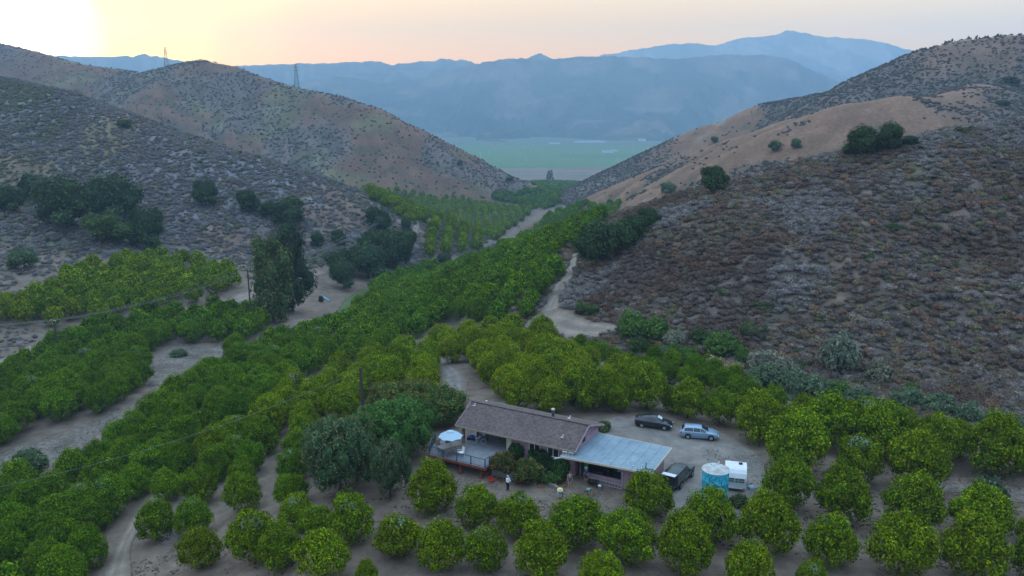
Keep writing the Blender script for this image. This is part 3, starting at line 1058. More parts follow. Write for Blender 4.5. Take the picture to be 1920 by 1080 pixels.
def scatter(name, meshes, P, scl, rot, tint, idxs, label=None, tilt=None, **props):
    """One object of kind stuff: geometry-node instances of the meshes on the points P."""
    n = len(P)
    me = bpy.data.meshes.new(name)
    me.vertices.add(n)
    me.vertices.foreach_set('co', np.asarray(P, np.float32).ravel())
    for nm, ty, dat, key in (('scl', 'FLOAT_VECTOR', scl, 'vector'), ('rot', 'FLOAT_VECTOR', rot, 'vector')):
        a = me.attributes.new(nm, ty, 'POINT')
        a.data.foreach_set(key, np.asarray(dat, np.float32).ravel())
    a = me.attributes.new('tint', 'FLOAT_COLOR', 'POINT')
    c = np.ones((n, 4), np.float32); c[:, :3] = tint
    a.data.foreach_set('color', c.ravel())
    a = me.attributes.new('which', 'INT', 'POINT')
    a.data.foreach_set('value', np.asarray(idxs, np.int32))
    o = new_obj(name, me, kind='stuff', **props)
    if label:
        o['label'] = label
    g = bpy.data.node_groups.new(name + '_nodes', 'GeometryNodeTree')
    g.interface.new_socket('Geometry', in_out='INPUT', socket_type='NodeSocketGeometry')
    g.interface.new_socket('Geometry', in_out='OUTPUT', socket_type='NodeSocketGeometry')
    gi, go = g.nodes.new('NodeGroupInput'), g.nodes.new('NodeGroupOutput')
    join = g.nodes.new('GeometryNodeJoinGeometry')

    def named(nm, ty):
        q = g.nodes.new('GeometryNodeInputNamedAttribute')
        q.data_type = ty
        q.inputs['Name'].default_value = nm
        return q.outputs[0]
    sc_, ro_, wh_ = named('scl', 'FLOAT_VECTOR'), named('rot', 'FLOAT_VECTOR'), named('which', 'INT')
    e2r = g.nodes.new('FunctionNodeEulerToRotation')
    g.links.new(ro_, e2r.inputs[0])
    for k, m in enumerate(meshes):
        po = bpy.data.objects.new(name + '_source', m)
        oi = g.nodes.new('GeometryNodeObjectInfo')
        oi.inputs['Object'].default_value = po
        oi.inputs['As Instance'].default_value = True
        cmp_ = g.nodes.new('FunctionNodeCompare')
        cmp_.data_type = 'INT'
        cmp_.operation = 'EQUAL'
        g.links.new(wh_, [s for s in cmp_.inputs if s.type == 'INT'][0])
        [s for s in cmp_.inputs if s.type == 'INT'][1].default_value = k
        ip = g.nodes.new('GeometryNodeInstanceOnPoints')
        g.links.new(gi.outputs[0], ip.inputs['Points'])
        g.links.new(cmp_.outputs[0], ip.inputs['Selection'])
        g.links.new(oi.outputs['Geometry'], ip.inputs['Instance'])
        g.links.new(e2r.outputs[0], ip.inputs['Rotation'])
        g.links.new(sc_, ip.inputs['Scale'])
        g.links.new(ip.outputs[0], join.inputs[0])
    g.links.new(join.outputs[0], go.inputs[0])
    md = o.modifiers.new('scatter', 'NODES')
    md.node_group = g
    return o


nf = len(far)
fw = np.array([TREES[i]['w'] for i in far]); fh = np.array([TREES[i]['h'] for i in far])
ft = np.array([tint_of(TREES[i]) for i in far])
z0_ = np.zeros(nf)
scatter('orange_grove', orange_far, np.stack([TX[far], TY[far], TZ[far] - .05], -1), np.stack([fw / 2.1, fw / 2.1, fh / 1.86], -1),
        np.stack([z0_, z0_, rng.uniform(0, 6.28, nf)], -1), ft, rng.integers(0, len(orange_far), nf),
        label='distant rows of orange trees filling the canyon floor')
# ------------------------------------------------------------ oaks, tall trees, bushes and the scrub on the hills
def obj_tree(name, label, cat, px, py, wpx, hpx, crown, trunk, tint=(1, 1, 1), base_h=1.0, group=None, rz=None, cw=2.1, ch=1.9, D=None, extra=()):
    g = at_dist(px, py, D) if D else ground_px(px, py)[0]
    dep = float(to_px(*g)[2])
    w, h = wpx / F_PX * dep, hpx / F_PX * dep
    g = (float(g[0]), float(g[1]), float(terrain(g[0], g[1])) - .1)
    s = (w / cw, w / cw, h / ch)
    return tree_thing(name, label, cat, g, float(rng.uniform(0, 6.28)) if rz is None else rz, s, crown, trunk, tint, group, extra)


oak_crowns = []
for i in range(4):
    r = random.Random(50 + i)
    lo = [(0, 0, 1.0, .7, .7, .7)]
    for k in range(13):
        a = k * 2.4 + r.uniform(-.4, .4)
        rad = r.uniform(.35, .68)
        lo.append((math.cos(a) * rad, math.sin(a) * rad, r.uniform(.55, 1.45) - rad * .25, r.uniform(.28, .44), r.uniform(.28, .44), r.uniform(.24, .38)))
    m = crown_mesh('oak_crown', lo, 3400, .06, 400 + i, OAK, up=.4, hull=.82)
    m.materials.append(M_leaf)
    oak_crowns.append(m)
oak_trunk = trunk_mesh('oak_trunk', 1.0, .09, 9, 5, .5)

OAKS = [
    (22, 398, 52, 50, 'round oak at the left edge of the ravine'),
    (62, 372, 46, 44, 'hazy oak behind the round one, at the far left ravine head'),
    (125, 428, 104, 92, 'largest oak of the dark ravine grove on the left'),
    (220, 418, 92, 88, 'broad oak in the middle of the left ravine grove'),
    (206, 458, 82, 56, 'lighter low oak in front of the left ravine grove'),
    (276, 470, 66, 76, 'oak at the right end of the left ravine grove'),
    (46, 505, 52, 40, 'small grey oak above the left corner of the flat grove'),
    (386, 386, 44, 46, 'lone round oak halfway up the left near slope'),
    (466, 402, 40, 44, 'small oak left of the spreading oak on the left slope'),
    (543, 426, 66, 56, 'spreading oak right of two small ones on the left slope'),
    (508, 406, 42, 28, 'low brush oak between two oaks on the left slope'),
    (596, 464, 28, 28, 'small round oak above the road, left of its twin'),
    (635, 460, 28, 28, 'small round oak above the road, right of its twin'),
    (645, 541, 54, 52, 'round oak at the near end of the grove by the dirt road'),
    (690, 522, 84, 64, 'wide dark oak behind the round oak by the dirt road'),
    (640, 515, 56, 46, 'dark oak at the left end of the roadside grove'),
    (742, 505, 70, 74, 'tall dark oak at the right end of the roadside grove'),
    (700, 478, 60, 46, 'far oak at the top of the roadside grove'),
    (711, 436, 52, 46, 'lone dark oak under the distant crossarm pole'),
    (766, 478, 30, 50, 'narrow oak left of the parallel grove rows'),
    (762, 438, 22, 30, 'tiny oak beside the pale farm track'),
    (1118, 498, 76, 84, 'big dark oak beside the right dirt road'),
    (1160, 478, 66, 62, 'dark oak just right of the big roadside oak'),
    (1188, 450, 56, 46, 'oak climbing the gully behind the right near slope'),
    (1216, 428, 46, 36, 'highest small oak of the right gully line'),
    (1338, 364, 56, 50, 'lone oak on the crest of the right near slope'),
    (1612, 294, 62, 56, 'dark oak on the left of the crest pair, right slope'),
    (1664, 284, 54, 52, 'dark oak on the right of the crest pair, right slope'),
    (1704, 272, 34, 18, 'low bush oak right of the crest pair'),
    (1452, 284, 24, 20, 'small green bush on the brown grass hill, left one'),
    (1492, 278, 22, 18, 'small green bush on the brown grass hill, right one'),
    (1340, 268, 16, 12, 'tiny bush on the far brown hill below its crest'),
    (1252, 362, 30, 20, 'faint bush on brown grass left of the lone crest oak'),
    (862, 312, 12, 12, 'tiny bush on the right shoulder of the far left hill'),
    (1280, 232, 0, 0, ''),
    (1896, 160, 30, 16, 'dark bush near the top right of the far slope'),
    (1880, 200, 26, 12, 'dark bush below another at the far right slope'),
    (775, 612, 26, 18, 'dark bush on the farm track before the parallel rows'),
    (1090, 590, 26, 24, 'left of two green bushes beside the right dirt road'),
    (1112, 592, 28, 22, 'right of two green bushes beside the right dirt road'),
    (60, 902, 68, 62, 'grey green bush standing alone in the dry wash'),
    (232, 240, 26, 16, 'green bush on the crest of the left near slope'),
]
for (px, py, w, h, lab) in OAKS:
    if not w:
        continue
    if lab.startswith('dark bush on the farm'):
        py = 495; px = 833
    small = h < 30
    tint = (1, 1, 1)
    if 'grey' in lab or 'faint' in lab:
        tint = (2.2, 1.9, 2.2)
    elif 'green bush' in lab or 'lighter' in lab:
        tint = (1.6, 1.5, 1.1)
    obj_tree('oak_tree' if 'oak' in lab else 'bush', lab, 'oak tree' if 'oak' in lab else 'bush', px, py, w * 1.15, h * 1.2, oak_crowns[len(lab) % 4], oak_trunk, tint)

# two tall eucalyptus trees beside the utility pole
def euc(seed, pal, n=24, w=.5, lean=0):
    r = random.Random(seed)
    lo = []
    for k in range(n):
        z = .18 + 1.8 * (k + .5) / n
        env = math.sin(min(1, z / 2.05) * math.pi * .93) ** .55
        a = k * 2.4
        rad = r.uniform(.25, .60) * env
        q = r.uniform(.20, .32) * (env * .6 + .4)
        lo.append((math.cos(a) * rad + lean * z, math.sin(a) * rad, z, q, q, q * 1.15))
    m = crown_mesh('eucalyptus_crown', lo, 5200, .045, seed, pal, up=.1, hull=.66, aspect=.7, rough=.3, droop=.45)
    m.materials.append(M_leaf)
    return m


EUC1 = [(4, (.075, .12, .042)), (3, (.12, .16, .045)), (1.5, (.20, .21, .06)), (2, (.04, .06, .03))]
EUC2 = [(4, (.040, .068, .036)), (3, (.062, .095, .046)), (2, (.024, .04, .024))]
etr = trunk_mesh('eucalyptus_trunk', 1.6, .05, 12, 6, .35)
obj_tree('eucalyptus_tree', 'tall narrow eucalyptus with yellowish top beside the crossarm pole', 'eucalyptus', 514, 606, 104, 168, euc(501, EUC1), etr, cw=1.7, ch=2.15, rz=.4)
obj_tree('eucalyptus_tree', 'taller dark eucalyptus behind the yellowish one', 'eucalyptus', 549, 585, 100, 174, euc(507, EUC2, lean=.03), etr, cw=1.7, ch=2.15, rz=2.2)
obj_tree('eucalyptus_tree', 'lone feathery eucalyptus silhouette on the plain at the canyon mouth', 'eucalyptus', 1031, 343, 17, 25, euc(511, EUC2, 12), etr, cw=1.5, ch=2.15)
obj_tree('tree', 'faint round tree on the plain left of the lone eucalyptus', 'tree', 955, 341, 16, 11, oak_crowns[1], oak_trunk)

# big evergreen trees against the house deck
def avo(seed, pal, n=40, fl=.27):
    r = random.Random(seed)
    lo = [(0, 0, .85, .72, .72, .72)]
    for k in range(n):
        u = (k + .5) / n
        a = k * 2.4
        el = math.asin(-.3 + 1.28 * u)
        q = r.uniform(.13, fl)
        k_ = r.uniform(.62, .86)
        lo.append((math.cos(a) * math.cos(el) * k_, math.sin(a) * math.cos(el) * k_, .92 + math.sin(el) * (k_ + .04), q, q, q * 1.35))
    m = crown_mesh('avocado_crown', lo, 11000, .036, seed, pal, up=.2, hull=.68, aspect=.8, rough=.3, droop=.3)
    m.materials.append(M_leaf)
    return m


av = [avo(601, AVO_RED), avo(602, AVO), avo(603, AVO_RED, 34), avo(604, [(5, (.048, .084, .044)), (3, (.085, .110, .060)), (3.0, (.17, .12, .08)), (1.5, (.028, .045, .03))])]
AT = 'avocado tree'
GA = 'dark trees between the lower orchard and the house'
for (px, py, w, h, k, tint, lab) in [
    (640, 942, 128, 150, 3, (.9, 1.1, 1.0), 'huge blue green avocado tree, nearest of the dark trees below the house'),
    (732, 945, 70, 118, 3, (.9, 1.05, 1.0), 'narrow blue green avocado tree with dusky tips below the deck'),
    (664, 905, 90, 120, 0, (.85, 1, 1), 'reddish topped avocado tree behind the huge blue green one'),
    (610, 885, 76, 96, 0, (.9, 1, .9), 'bronze tipped avocado tree at the left end of the dark trees'),
    (748, 868, 128, 112, 1, (1.15, 1.3, .9), 'broad mid green avocado tree left of the wooden deck'),
    (700, 850, 80, 84, 1, (1.0, 1.2, .8), 'smaller green avocado tree left of the broad mid green one'),
    (775, 806, 112, 86, 2, (1.1, 1.1, .8), 'bronze avocado tree directly behind the broad mid green one'),
    (828, 804, 90, 72, 0, (.9, 1, .8), 'dark avocado tree between deck umbrella and driveway'),
    (850, 795, 40, 52, 2, (1, 1.05, .8), 'small bronze avocado tree touching the left gable of the roof'),
    (735, 802, 92, 76, 2, (1.15, 1.1, .8), 'bronze crown at the top left of the dark trees'),
]:
    obj_tree('avocado_tree', lab, AT, px, py - h * .10, w * 1.10, h * 1.05, av[k], oak_trunk, tuple(a * v for a, v in zip((1.2, 1.25, 1.0), tint)), group=GA, cw=1.9, ch=1.95)

# shrubs around the house front and in the gully
shr = []
for i in range(5):
    lo = lobed(700 + i, 12, core=(1, 1, .7), spread=.7, rl=(.25, .42), zc=.55, conic=.1)
    lo = [(a, b, max(.1, c), d, e, f) for a, b, c, d, e, f in lo]
    m = crown_mesh('shrub_leaves', lo, 1500, .085, 720 + i, [(4, (.20, .20, .20)), (2, (.26, .26, .26)), (2, (.12, .12, .12))], up=.5, rough=.3, hull=.75, hsub=1)
    m.materials.append(M_leaf)
    shr.append(m)
lo = lobed(731, 16, core=(1, 1, .8), spread=.7, rl=(.25, .40), zc=.6, conic=.1)
orange_shrub = crown_mesh('bronze_leaves', lo, 2600, .07, 740, [(3, (.045, .075, .02)), (3, (.20, .10, .025)), (1.5, (.26, .15, .04)), (2, (.02, .04, .015))], up=.3, hull=.8)
orange_shrub.materials.append(M_leaf)
green_shrub = crown_mesh('green_leaves', lo, 2600, .07, 741, [(3, (.035, .085, .022)), (3, (.07, .13, .03)), (1, (.14, .16, .04)), (2, (.015, .04, .015))], up=.3, hull=.8)
green_shrub.materials.append(M_leaf)
GRN, PALE, SAGE, STRAW, DKG = (.42, .78, .16), (1.0, 1.0, .70), (.58, .80, .45), (1.6, 1.25, .7), (.25, .42, .12)
GU = [(1185, 632, 62, 46, GRN, 'big rounded green bush at the right end of the road turnout'), (1228, 632, 58, 36, GRN, 'rounded green bush just right of the biggest one by the turnout'),
      (1266, 646, 44, 26, PALE, 'pale dry bush right of the rounded green bushes'), (1316, 640, 50, 22, DKG, 'dark green bush beyond the pale dry bush'),
      (1352, 664, 76, 40, GRN, 'wide green bush at the foot of the right slope'), (1392, 680, 32, 30, GRN, 'small bright bush right of the wide green bush'),
      (1198, 660, 46, 26, DKG, 'dark bush just behind the curved hedge row'), (1240, 672, 40, 22, SAGE, 'grey sage bush behind the curved hedge row'),
      (1262, 662, 34, 20, GRN, 'low green bush below the pale dry bush'), (1290, 680, 50, 30, GRN, 'leafy bush in the gully above the hedge row'),
      (1340, 696, 52, 26, STRAW, 'straw coloured brush in the gully'), (1372, 700, 46, 22, STRAW, 'second straw coloured brush, right of the first'),
      (1432, 690, 66, 34, PALE, 'long pale flowering bush, largest of the gully'), (1470, 706, 52, 36, PALE, 'pale bush right of the largest pale one'),
      (1440, 722, 70, 40, SAGE, 'feathery sage green bush above the back orchard row'), (1490, 736, 60, 42, SAGE, 'tall feathery bush behind the back orchard row'),
      (1408, 726, 46, 32, SAGE, 'sage bush left of the feathery one'), (1530, 740, 54, 36, SAGE, 'mid sized sage bush left of the green slope foot bush'),
      (1572, 744, 52, 28, GRN, 'bright green bush at the slope foot behind the back row'), (1612, 760, 60, 34, SAGE, 'sage bush right of the bright green slope foot bush'),
      (1570, 694, 74, 66, (.75, .90, .62), 'large grey green bush standing out on the right slope'), (1648, 716, 56, 36, (.85, .85, .55), 'olive bush right of the large grey green one'),
      (1700, 762, 60, 36, SAGE, 'feathery bush in the middle of the right gully'), (1760, 778, 66, 40, SAGE, 'feathery bush toward the right end of the gully'),
      (1706, 742, 30, 26, GRN, 'small green bush above the feathery middle one'), (1812, 790, 56, 36, SAGE, 'sage bush third from the right edge of the gully'),
      (1866, 806, 60, 36, (.55, .8, .4), 'green sage bush second from the right edge of the gully'), (1912, 830, 50, 50, SAGE, 'sage bush at the right edge, behind the last orange tree'),
      (1850, 955, 76, 60, (.42, .55, .35), 'sparse grey tree between two orange trees on the right track'), (1732, 985, 18, 16, SAGE, 'tiny grey seedling between right orchard rows'),
      (1402, 626, 34, 24, (.5, .65, .3), 'small green bush low on the right slope'), (1430, 622, 22, 14, (.5, .65, .3), 'tiny green bush on right slope above the gully'),
      (602, 566, 10, 12, DKG, 'tiny bush on the bank beside the roadside pipe'), (240, 790, 12, 10, DKG, 'tiny weed clump on the edge of the wash'),
      (335, 668, 34, 14, (.55, .8, .4), 'low green weeds in the pale wash clearing'), (632, 600, 16, 16, (.6, .8, .3), 'small leafy weed beside the green ditch'),
      (1385, 948, 40, 22, (.35, .5, .2), 'low weeds under the front of the camping trailer')]
for i, (px, py, w, h, c, lab) in enumerate(GU):
    obj_tree('shrub', lab, 'shrub', px, py, w, h * 1.15, shr[i % 5], None, c, cw=2.1, ch=1.35, group='shrubs along the gully' if 1180 < px and py < 860 else None)

# scrub: thousands of low bushes, one object per hill side
scr = []
for i in range(6):
    r = random.Random(900 + i)
    lo = [(0, 0, .30, .55, .55, .42)] + [(r.uniform(-.5, .5), r.uniform(-.5, .5), r.uniform(.25, .5), r.uniform(.3, .45), r.uniform(.3, .45), r.uniform(.22, .36)) for _ in range(4)]
    m = crown_mesh('scrub_bush', lo, 340, .092, 910 + i, [(3, (1, 1, 1)), (2, (1.18, 1.16, 1.12)), (2, (.74, .74, .74))], up=.35, rough=.35, hull=.68, hsub=1)
    m.materials.append(M_leafi)
    scr.append(m)


def scrub(name, n, xr, yr, which, hmin, dens, colf, size, label, dmin=0):
    X = rng.uniform(*xr, n); Y = rng.uniform(*yr, n)
    Z, H, W = terrain(X, Y, True)
    px, py, dep = to_px(X, Y, Z)
    foot = poly_mask(px, py, [(1500, 700), (1650, 690), (1990, 700), (1990, 850), (1700, 790)]) if which == [4] else np.zeros(n, bool)
    m = ((np.isin(W, which) & (H > hmin)) | foot) & (px > -350) & (px < 2330) & (py < 1200) & (py > -60)
    for rp in ROADMASK:
        m &= ~poly_mask(X, Y, rp)
    # keep only the side turned to the canyon
    e = 4.0
    nxv = (terrain(X[m] + e, Y[m]) - Z[m]) / e; nyv = (terrain(X[m], Y[m] + e) - Z[m]) / e
    X, Y, Z, H, W = X[m], Y[m], Z[m], H[m], W[m]
    facing = (-nxv * -X + -nyv * -Y + (CAM_Z - Z)) / np.sqrt(X * X + Y * Y) > -.14
    k = facing & (rng.random(len(X)) < dens(X, Y, W))
    X, Y, Z, W = X[k], Y[k], Z[k], W[k]
    n = len(X)
    c = colf(X, Y, n, W)
    s = size(X, Y, n)
    scatter(name, scr, np.stack([X, Y, Z - .12], -1), np.stack([s, s * rng.uniform(.8, 1.2, n), s * rng.uniform(.7, 1.25, n)], -1),
            np.stack([rng.uniform(-.15, .15, n), rng.uniform(-.15, .15, n), rng.uniform(0, 6.28, n)], -1), c, rng.integers(0, 6, n), label=label)
    print(name, n)


def pick(n, table):
    w = np.array([t[0] for t in table], float)
    return np.array([t[1] for t in table])[rng.choice(len(table), n, p=w / w.sum())] * rng.uniform(.85, 1.18, (n, 1))


def col_right(X, Y, n, W):
    c = np.array([1.50, 1.34, 1.22]) * pick(n, [(4, (.125, .115, .112)), (3, (.145, .108, .085)), (1.6, (.185, .172, .165)), (1.8, (.14, .14, .085)), (1.4, (.085, .078, .074)), (.6, (.18, .115, .075))])
    p = smooth(.50, .62, fbm(X / 12, Y / 20, 35, 4))[:, None]
    p = p * .75
    c = c * (1 - p) + np.array([.30, .28, .27]) * p * rng.uniform(.6, 1.2, (n, 1))
    b = smooth(.52, .64, fbm(X / 20, Y / 20, 36, 4))[:, None]
    c = c * (1 - .7 * b) + np.array([.12, .072, .05]) * .7 * b
    g = ((rng.random(n) < .012) | ((fbm(X / 9, Y / 9, 37, 2) > .82) & (rng.random(n) < .5)))[:, None]
    return np.where(g, np.array([.085, .115, .05]), c)


def col_left(X, Y, n, W):
    c = np.array([1.5, 1.42, 1.38]) * pick(n, [(5, (.150, .152, .165)), (2, (.16, .132, .112)), (1.4, (.165, .165, .17)), (1.6, (.145, .155, .095)), (1.2, (.105, .105, .108))])
    g = smooth(.56, .68, fbm(X / 40, Y / 40, 47, 3))[:, None]
    c = c * (1 - .6 * g) + np.array([.16, .18, .075]) * .6 * g
    w = (rng.random(n) < .03)[:, None]
    return np.where(w, np.array([.075, .12, .045]), c)


def col_far(X, Y, n, W):
    c = 1.15 * pick(n, [(4, (.125, .125, .125)), (3, (.145, .11, .085)), (1.5, (.17, .165, .155)), (2, (.11, .125, .07)), (1, (.09, .09, .085))])
    g = grassy(X, Y, W)[:, None]
    return c * (1 - .75 * g) + np.array([.15, .105, .072]) * .75 * g


def grassy(X, Y, W):
    n2 = fbm(X / 60, Y / 60, 22, 4); n3 = fbm(X / 25, Y / 25, 23, 4)
    g = np.zeros(X.shape)
    g = np.where(W == 1, smooth(.42, .56, n2), g)
    g = np.where(W == 2, smooth(.52, .64, n3) * .7, g)
    g = np.where(W == 4, smooth(.55, .70, n3) * .35, g)
    g = np.where(W >= 5, grassy_right(X, Y, terrain(X, Y), W), g)
    return g


scrub('scrub', 105000, (0, 265), (78, 330), [4], .25, lambda X, Y, W: np.full(len(X), .95), col_right, lambda X, Y, n: rng.uniform(.45, 1.25, n) * (1 + .0012 * Y),
      'grey and brown sage scrub covering the near right slope')
scrub('scrub', 95000, (-400, 0), (170, 480), [2, 3], .5, lambda X, Y, W: 1 - .75 * grassy(X, Y, W), col_left, lambda X, Y, n: rng.uniform(.65, 1.6, n),
      'blue grey sage scrub covering the near left slope')
scrub('scrub', 60000, (-760, 20), (560, 1180), [1], 2.0, lambda X, Y, W: 1 - .8 * grassy(X, Y, W), col_far, lambda X, Y, n: rng.uniform(.7, 1.9, n),
      'scattered scrub on the far left hill')
scrub('scrub', 70000, (20, 520), (330, 740), [5, 6], 2.0, lambda X, Y, W: (1 - .985 * grassy(X, Y, W)), col_far, lambda X, Y, n: rng.uniform(.6, 1.6, n),
      'scattered scrub on the far right hills')

def scrub_flat(name, polys, n, colf, s0, s1, label):
    for poly in polys:
        P = ground_px([q[0] for q in poly], [q[1] for q in poly])[:, :2]
        area = (P[:, 0].max() - P[:, 0].min()) * (P[:, 1].max() - P[:, 1].min())
        m_ = int(area * n)
        X = rng.uniform(P[:, 0].min(), P[:, 0].max(), m_); Y = rng.uniform(P[:, 1].min(), P[:, 1].max(), m_)
        k = poly_mask(X, Y, P) & (fbm(X / 7, Y / 7, 91, 3) > .36)
        for rp in ROADMASK:
            k &= ~poly_mask(X, Y, rp)
        X, Y = X[k], Y[k]
        m_ = len(X)
        s = rng.uniform(s0, s1, m_)
        scatter(name, scr, np.stack([X, Y, terrain(X, Y) - .08], -1), np.stack([s, s, s * rng.uniform(.7, 1.2, m_)], -1),
                np.stack([s * 0, s * 0, rng.uniform(0, 6.28, m_)], -1), colf(X, Y, m_, None), rng.integers(0, 6, m_), label=label)
        print(name, m_)


scrub_flat('scrub', [[(-80, 600), (-80, 400), (0, 385), (120, 415), (300, 440), (480, 440), (640, 440), (700, 470), (650, 486), (560, 510), (470, 530), (455, 515), (330, 478), (250, 470), (180, 488), (130, 512), (60, 545), (0, 585)]],
           .42, col_left, .5, 1.25, 'blue grey scrub on the low ground above the flat grove')
scrub_flat('scrub', [[(-80, 690), (-80, 600), (0, 612), (60, 620), (110, 632), (60, 648), (0, 676)]], .42, col_left, .4, 1.0, 'grey scrub patch at the left edge beside the road')
scrub_flat('scrub', [[(1540, 720), (1600, 700), (1700, 690), (1990, 740), (1990, 835), (1850, 800), (1700, 765)]], .6, col_right, .5, 1.2, 'brown scrub at the foot of the near right slope')
scrub_flat('scrub', [[(1160, 620), (1240, 640), (1330, 650), (1420, 670), (1560, 700), (1700, 735), (1990, 800), (1990, 860), (1900, 850), (1750, 812), (1600, 775), (1500, 760), (1430, 745), (1350, 715), (1260, 690), (1180, 665), (1120, 640)]],
           .5, lambda X, Y, m, W: pick(m, [(3, (.11, .14, .085)), (2, (.17, .19, .13)), (2, (.22, .18, .12)), (1, (.08, .075, .07)), (1, (.07, .12, .03))]), .4, 1.1, 'mixed green and straw brush along the gully')

# trees that close the canyon mouth
n = 5200
X = rng.uniform(-150, 170, n); Y = rng.uniform(640, 1200, n)
Z, H, W = terrain(X, Y, True)
px, py, dep = to_px(X, Y, Z)
pm = poly_mask(px, py, [(905, 352), (925, 346), (1000, 345), (1095, 342), (1062, 362), (1045, 384), (1030, 392), (1000, 396), (985, 388), (925, 376)])
m = (H < 9) & pm
X, Y, Z = X[m], Y[m], Z[m]
n = len(X)
s = rng.uniform(2.2, 4.2, n)
scatter('wood', [orange_far[0], orange_far[1], orange_far[2]], np.stack([X, Y, Z], -1), np.stack([s, s, s * .8], -1), np.stack([s * 0, s * 0, rng.uniform(0, 6.2, n)], -1),
        pick(n, [(3, (.62, .82, 1.2)), (2, (.8, .95, 1.1)), (1, (.4, .55, .9))]), rng.integers(0, 3, n), label='mixed trees closing the canyon mouth')
print('wood', n)

# bare stalks along the sky line of the far right ridge
P_ = RW['right_back'][0]
tt = np.sort(rng.uniform(0, 1, 46))
a_, b_ = at_dist(1770, 90, 585), at_dist(1875, 79, 570)
X = a_[0] + (b_[0] - a_[0]) * tt; Y = a_[1] + (b_[1] - a_[1]) * tt
s = rng.uniform(.35, .9, 46)
scatter('ridge_brush', scr, np.stack([X, Y, terrain(X, Y) - .2], -1), np.stack([s, s, s * rng.uniform(2.2, 5, 46)], -1), np.stack([s * 0, s * 0, s * 7], -1),
        pick(46, [(1, (.06, .05, .045)), (1, (.09, .08, .06))]), rng.integers(0, 6, 46), label='thin dry stalks along the crest of the far right ridge')
# ------------------------------------------------------------ small modelling kit
class MB:
    def __init__(self):
        self.bm = bmesh.new()

    def box(self, c, s, rz=0.0, M=None):
        vs = []
        cr, sr = math.cos(rz), math.sin(rz)
        for dx in (-.5, .5):
            for dy in (-.5, .5):
                for dz in (-.5, .5):
                    x, y, z = dx * s[0], dy * s[1], dz * s[2]
                    p = Vector((c[0] + x * cr - y * sr, c[1] + x * sr + y * cr, c[2] + z))
                    vs.append(self.bm.verts.new(M @ p if M else p))
        for f in ((0, 1, 3, 2), (4, 6, 7, 5), (0, 4, 5, 1), (2, 3, 7, 6), (0, 2, 6, 4), (1, 5, 7, 3)):
            self.bm.faces.new([vs[i] for i in f])
        return self

    def beam(self, a, b, w, h=None):
        a, b = Vector(a), Vector(b)
        h = h or w
        d = b - a
        q = d.to_track_quat('X', 'Z')
        vs = []
        for t in (0, 1):
            for y in (-.5, .5):
                for z in (-.5, .5):
                    vs.append(self.bm.verts.new(a + d * t + q @ Vector((0, y * w, z * h))))
        for f in ((0, 1, 3, 2), (4, 6, 7, 5), (0, 4, 5, 1), (2, 3, 7, 6), (0, 2, 6, 4), (1, 5, 7, 3)):
            self.bm.faces.new([vs[i] for i in f])
        return self

    def tube(self, pts, r, seg=8, cap=True):
        rs = r if isinstance(r, (list, tuple)) else [r] * len(pts)
        rings = []
        for i, (p, rd) in enumerate(zip(pts, rs)):
            d = (Vector(pts[min(i + 1, len(pts) - 1)]) - Vector(pts[max(i - 1, 0)])).normalized()
            q = d.to_track_quat('Z', 'Y')
            rings.append([self.bm.verts.new(Vector(p) + q @ Vector((math.cos(2 * math.pi * k / seg) * rd, math.sin(2 * math.pi * k / seg) * rd, 0))) for k in range(seg)])
        for a, b in zip(rings[:-1], rings[1:]):
            for k in range(seg):
                self.bm.faces.new((a[k], a[(k + 1) % seg], b[(k + 1) % seg], b[k]))
        if cap:
            self.bm.faces.new(rings[0][::-1]); self.bm.faces.new(rings[-1])
        return self

    def lathe(self, c, prof, seg=24, axis='Z', cap=True):
        rings = []
        for r, z in prof:
            ring = []
            for k in range(seg):
                a = 2 * math.pi * k / seg
                p = Vector((math.cos(a) * r, math.sin(a) * r, z))
                if axis == 'Y':
                    p = Vector((p.x, p.z, p.y))
                ring.append(self.bm.verts.new(Vector(c) + p))
            rings.append(ring)
        for a, b in zip(rings[:-1], rings[1:]):
            for k in range(seg):
                self.bm.faces.new((a[k], a[(k + 1) % seg], b[(k + 1) % seg], b[k]))
        if cap:
            self.bm.faces.new(rings[0][::-1]); self.bm.faces.new(rings[-1])
        return self

    def poly(self, pts):
        self.bm.faces.new([self.bm.verts.new(Vector(p)) for p in pts])
        return self

    def slab(self, pts, th):
        """A flat polygon with thickness th downward."""
        a = [self.bm.verts.new(Vector(p)) for p in pts]
        b = [self.bm.verts.new(Vector(p) - Vector((0, 0, th))) for p in pts]
        self.bm.faces.new(a); self.bm.faces.new(b[::-1])
        n = len(pts)
        for i in range(n):
            self.bm.faces.new((a[i], b[i], b[(i + 1) % n], a[(i + 1) % n]))
        return self

    def build(self, name, mat, parent=None, smooth_=False, bevel=0.0, **props):
        bmesh.ops.recalc_face_normals(self.bm, faces=self.bm.faces)
        me = bpy.data.meshes.new(name)
        self.bm.to_mesh(me)
        self.bm.free()
        me.materials.append(mat)
        if smooth_:
            me.polygons.foreach_set('use_smooth', [True] * len(me.polygons))
        o = new_obj(name, me, parent, **props)
        if bevel:
            b = o.modifiers.new('bevel', 'BEVEL')
            b.width = bevel
            b.segments = 2
            b.limit_method = 'ANGLE'
        return o


def empty(name, loc, rz=0.0, label=None, cat=None, group=None):
    e = bpy.data.objects.new(name, None)
    COL.objects.link(e)
    e.location = loc
    e.rotation_euler = (0, 0, rz)
    e.empty_display_size = .3
    if label:
        e['label'] = label
    if cat:
        e['category'] = cat
    if group:
        e['group'] = group
    return e


def gz(x, y):
    return float(terrain(x, y))


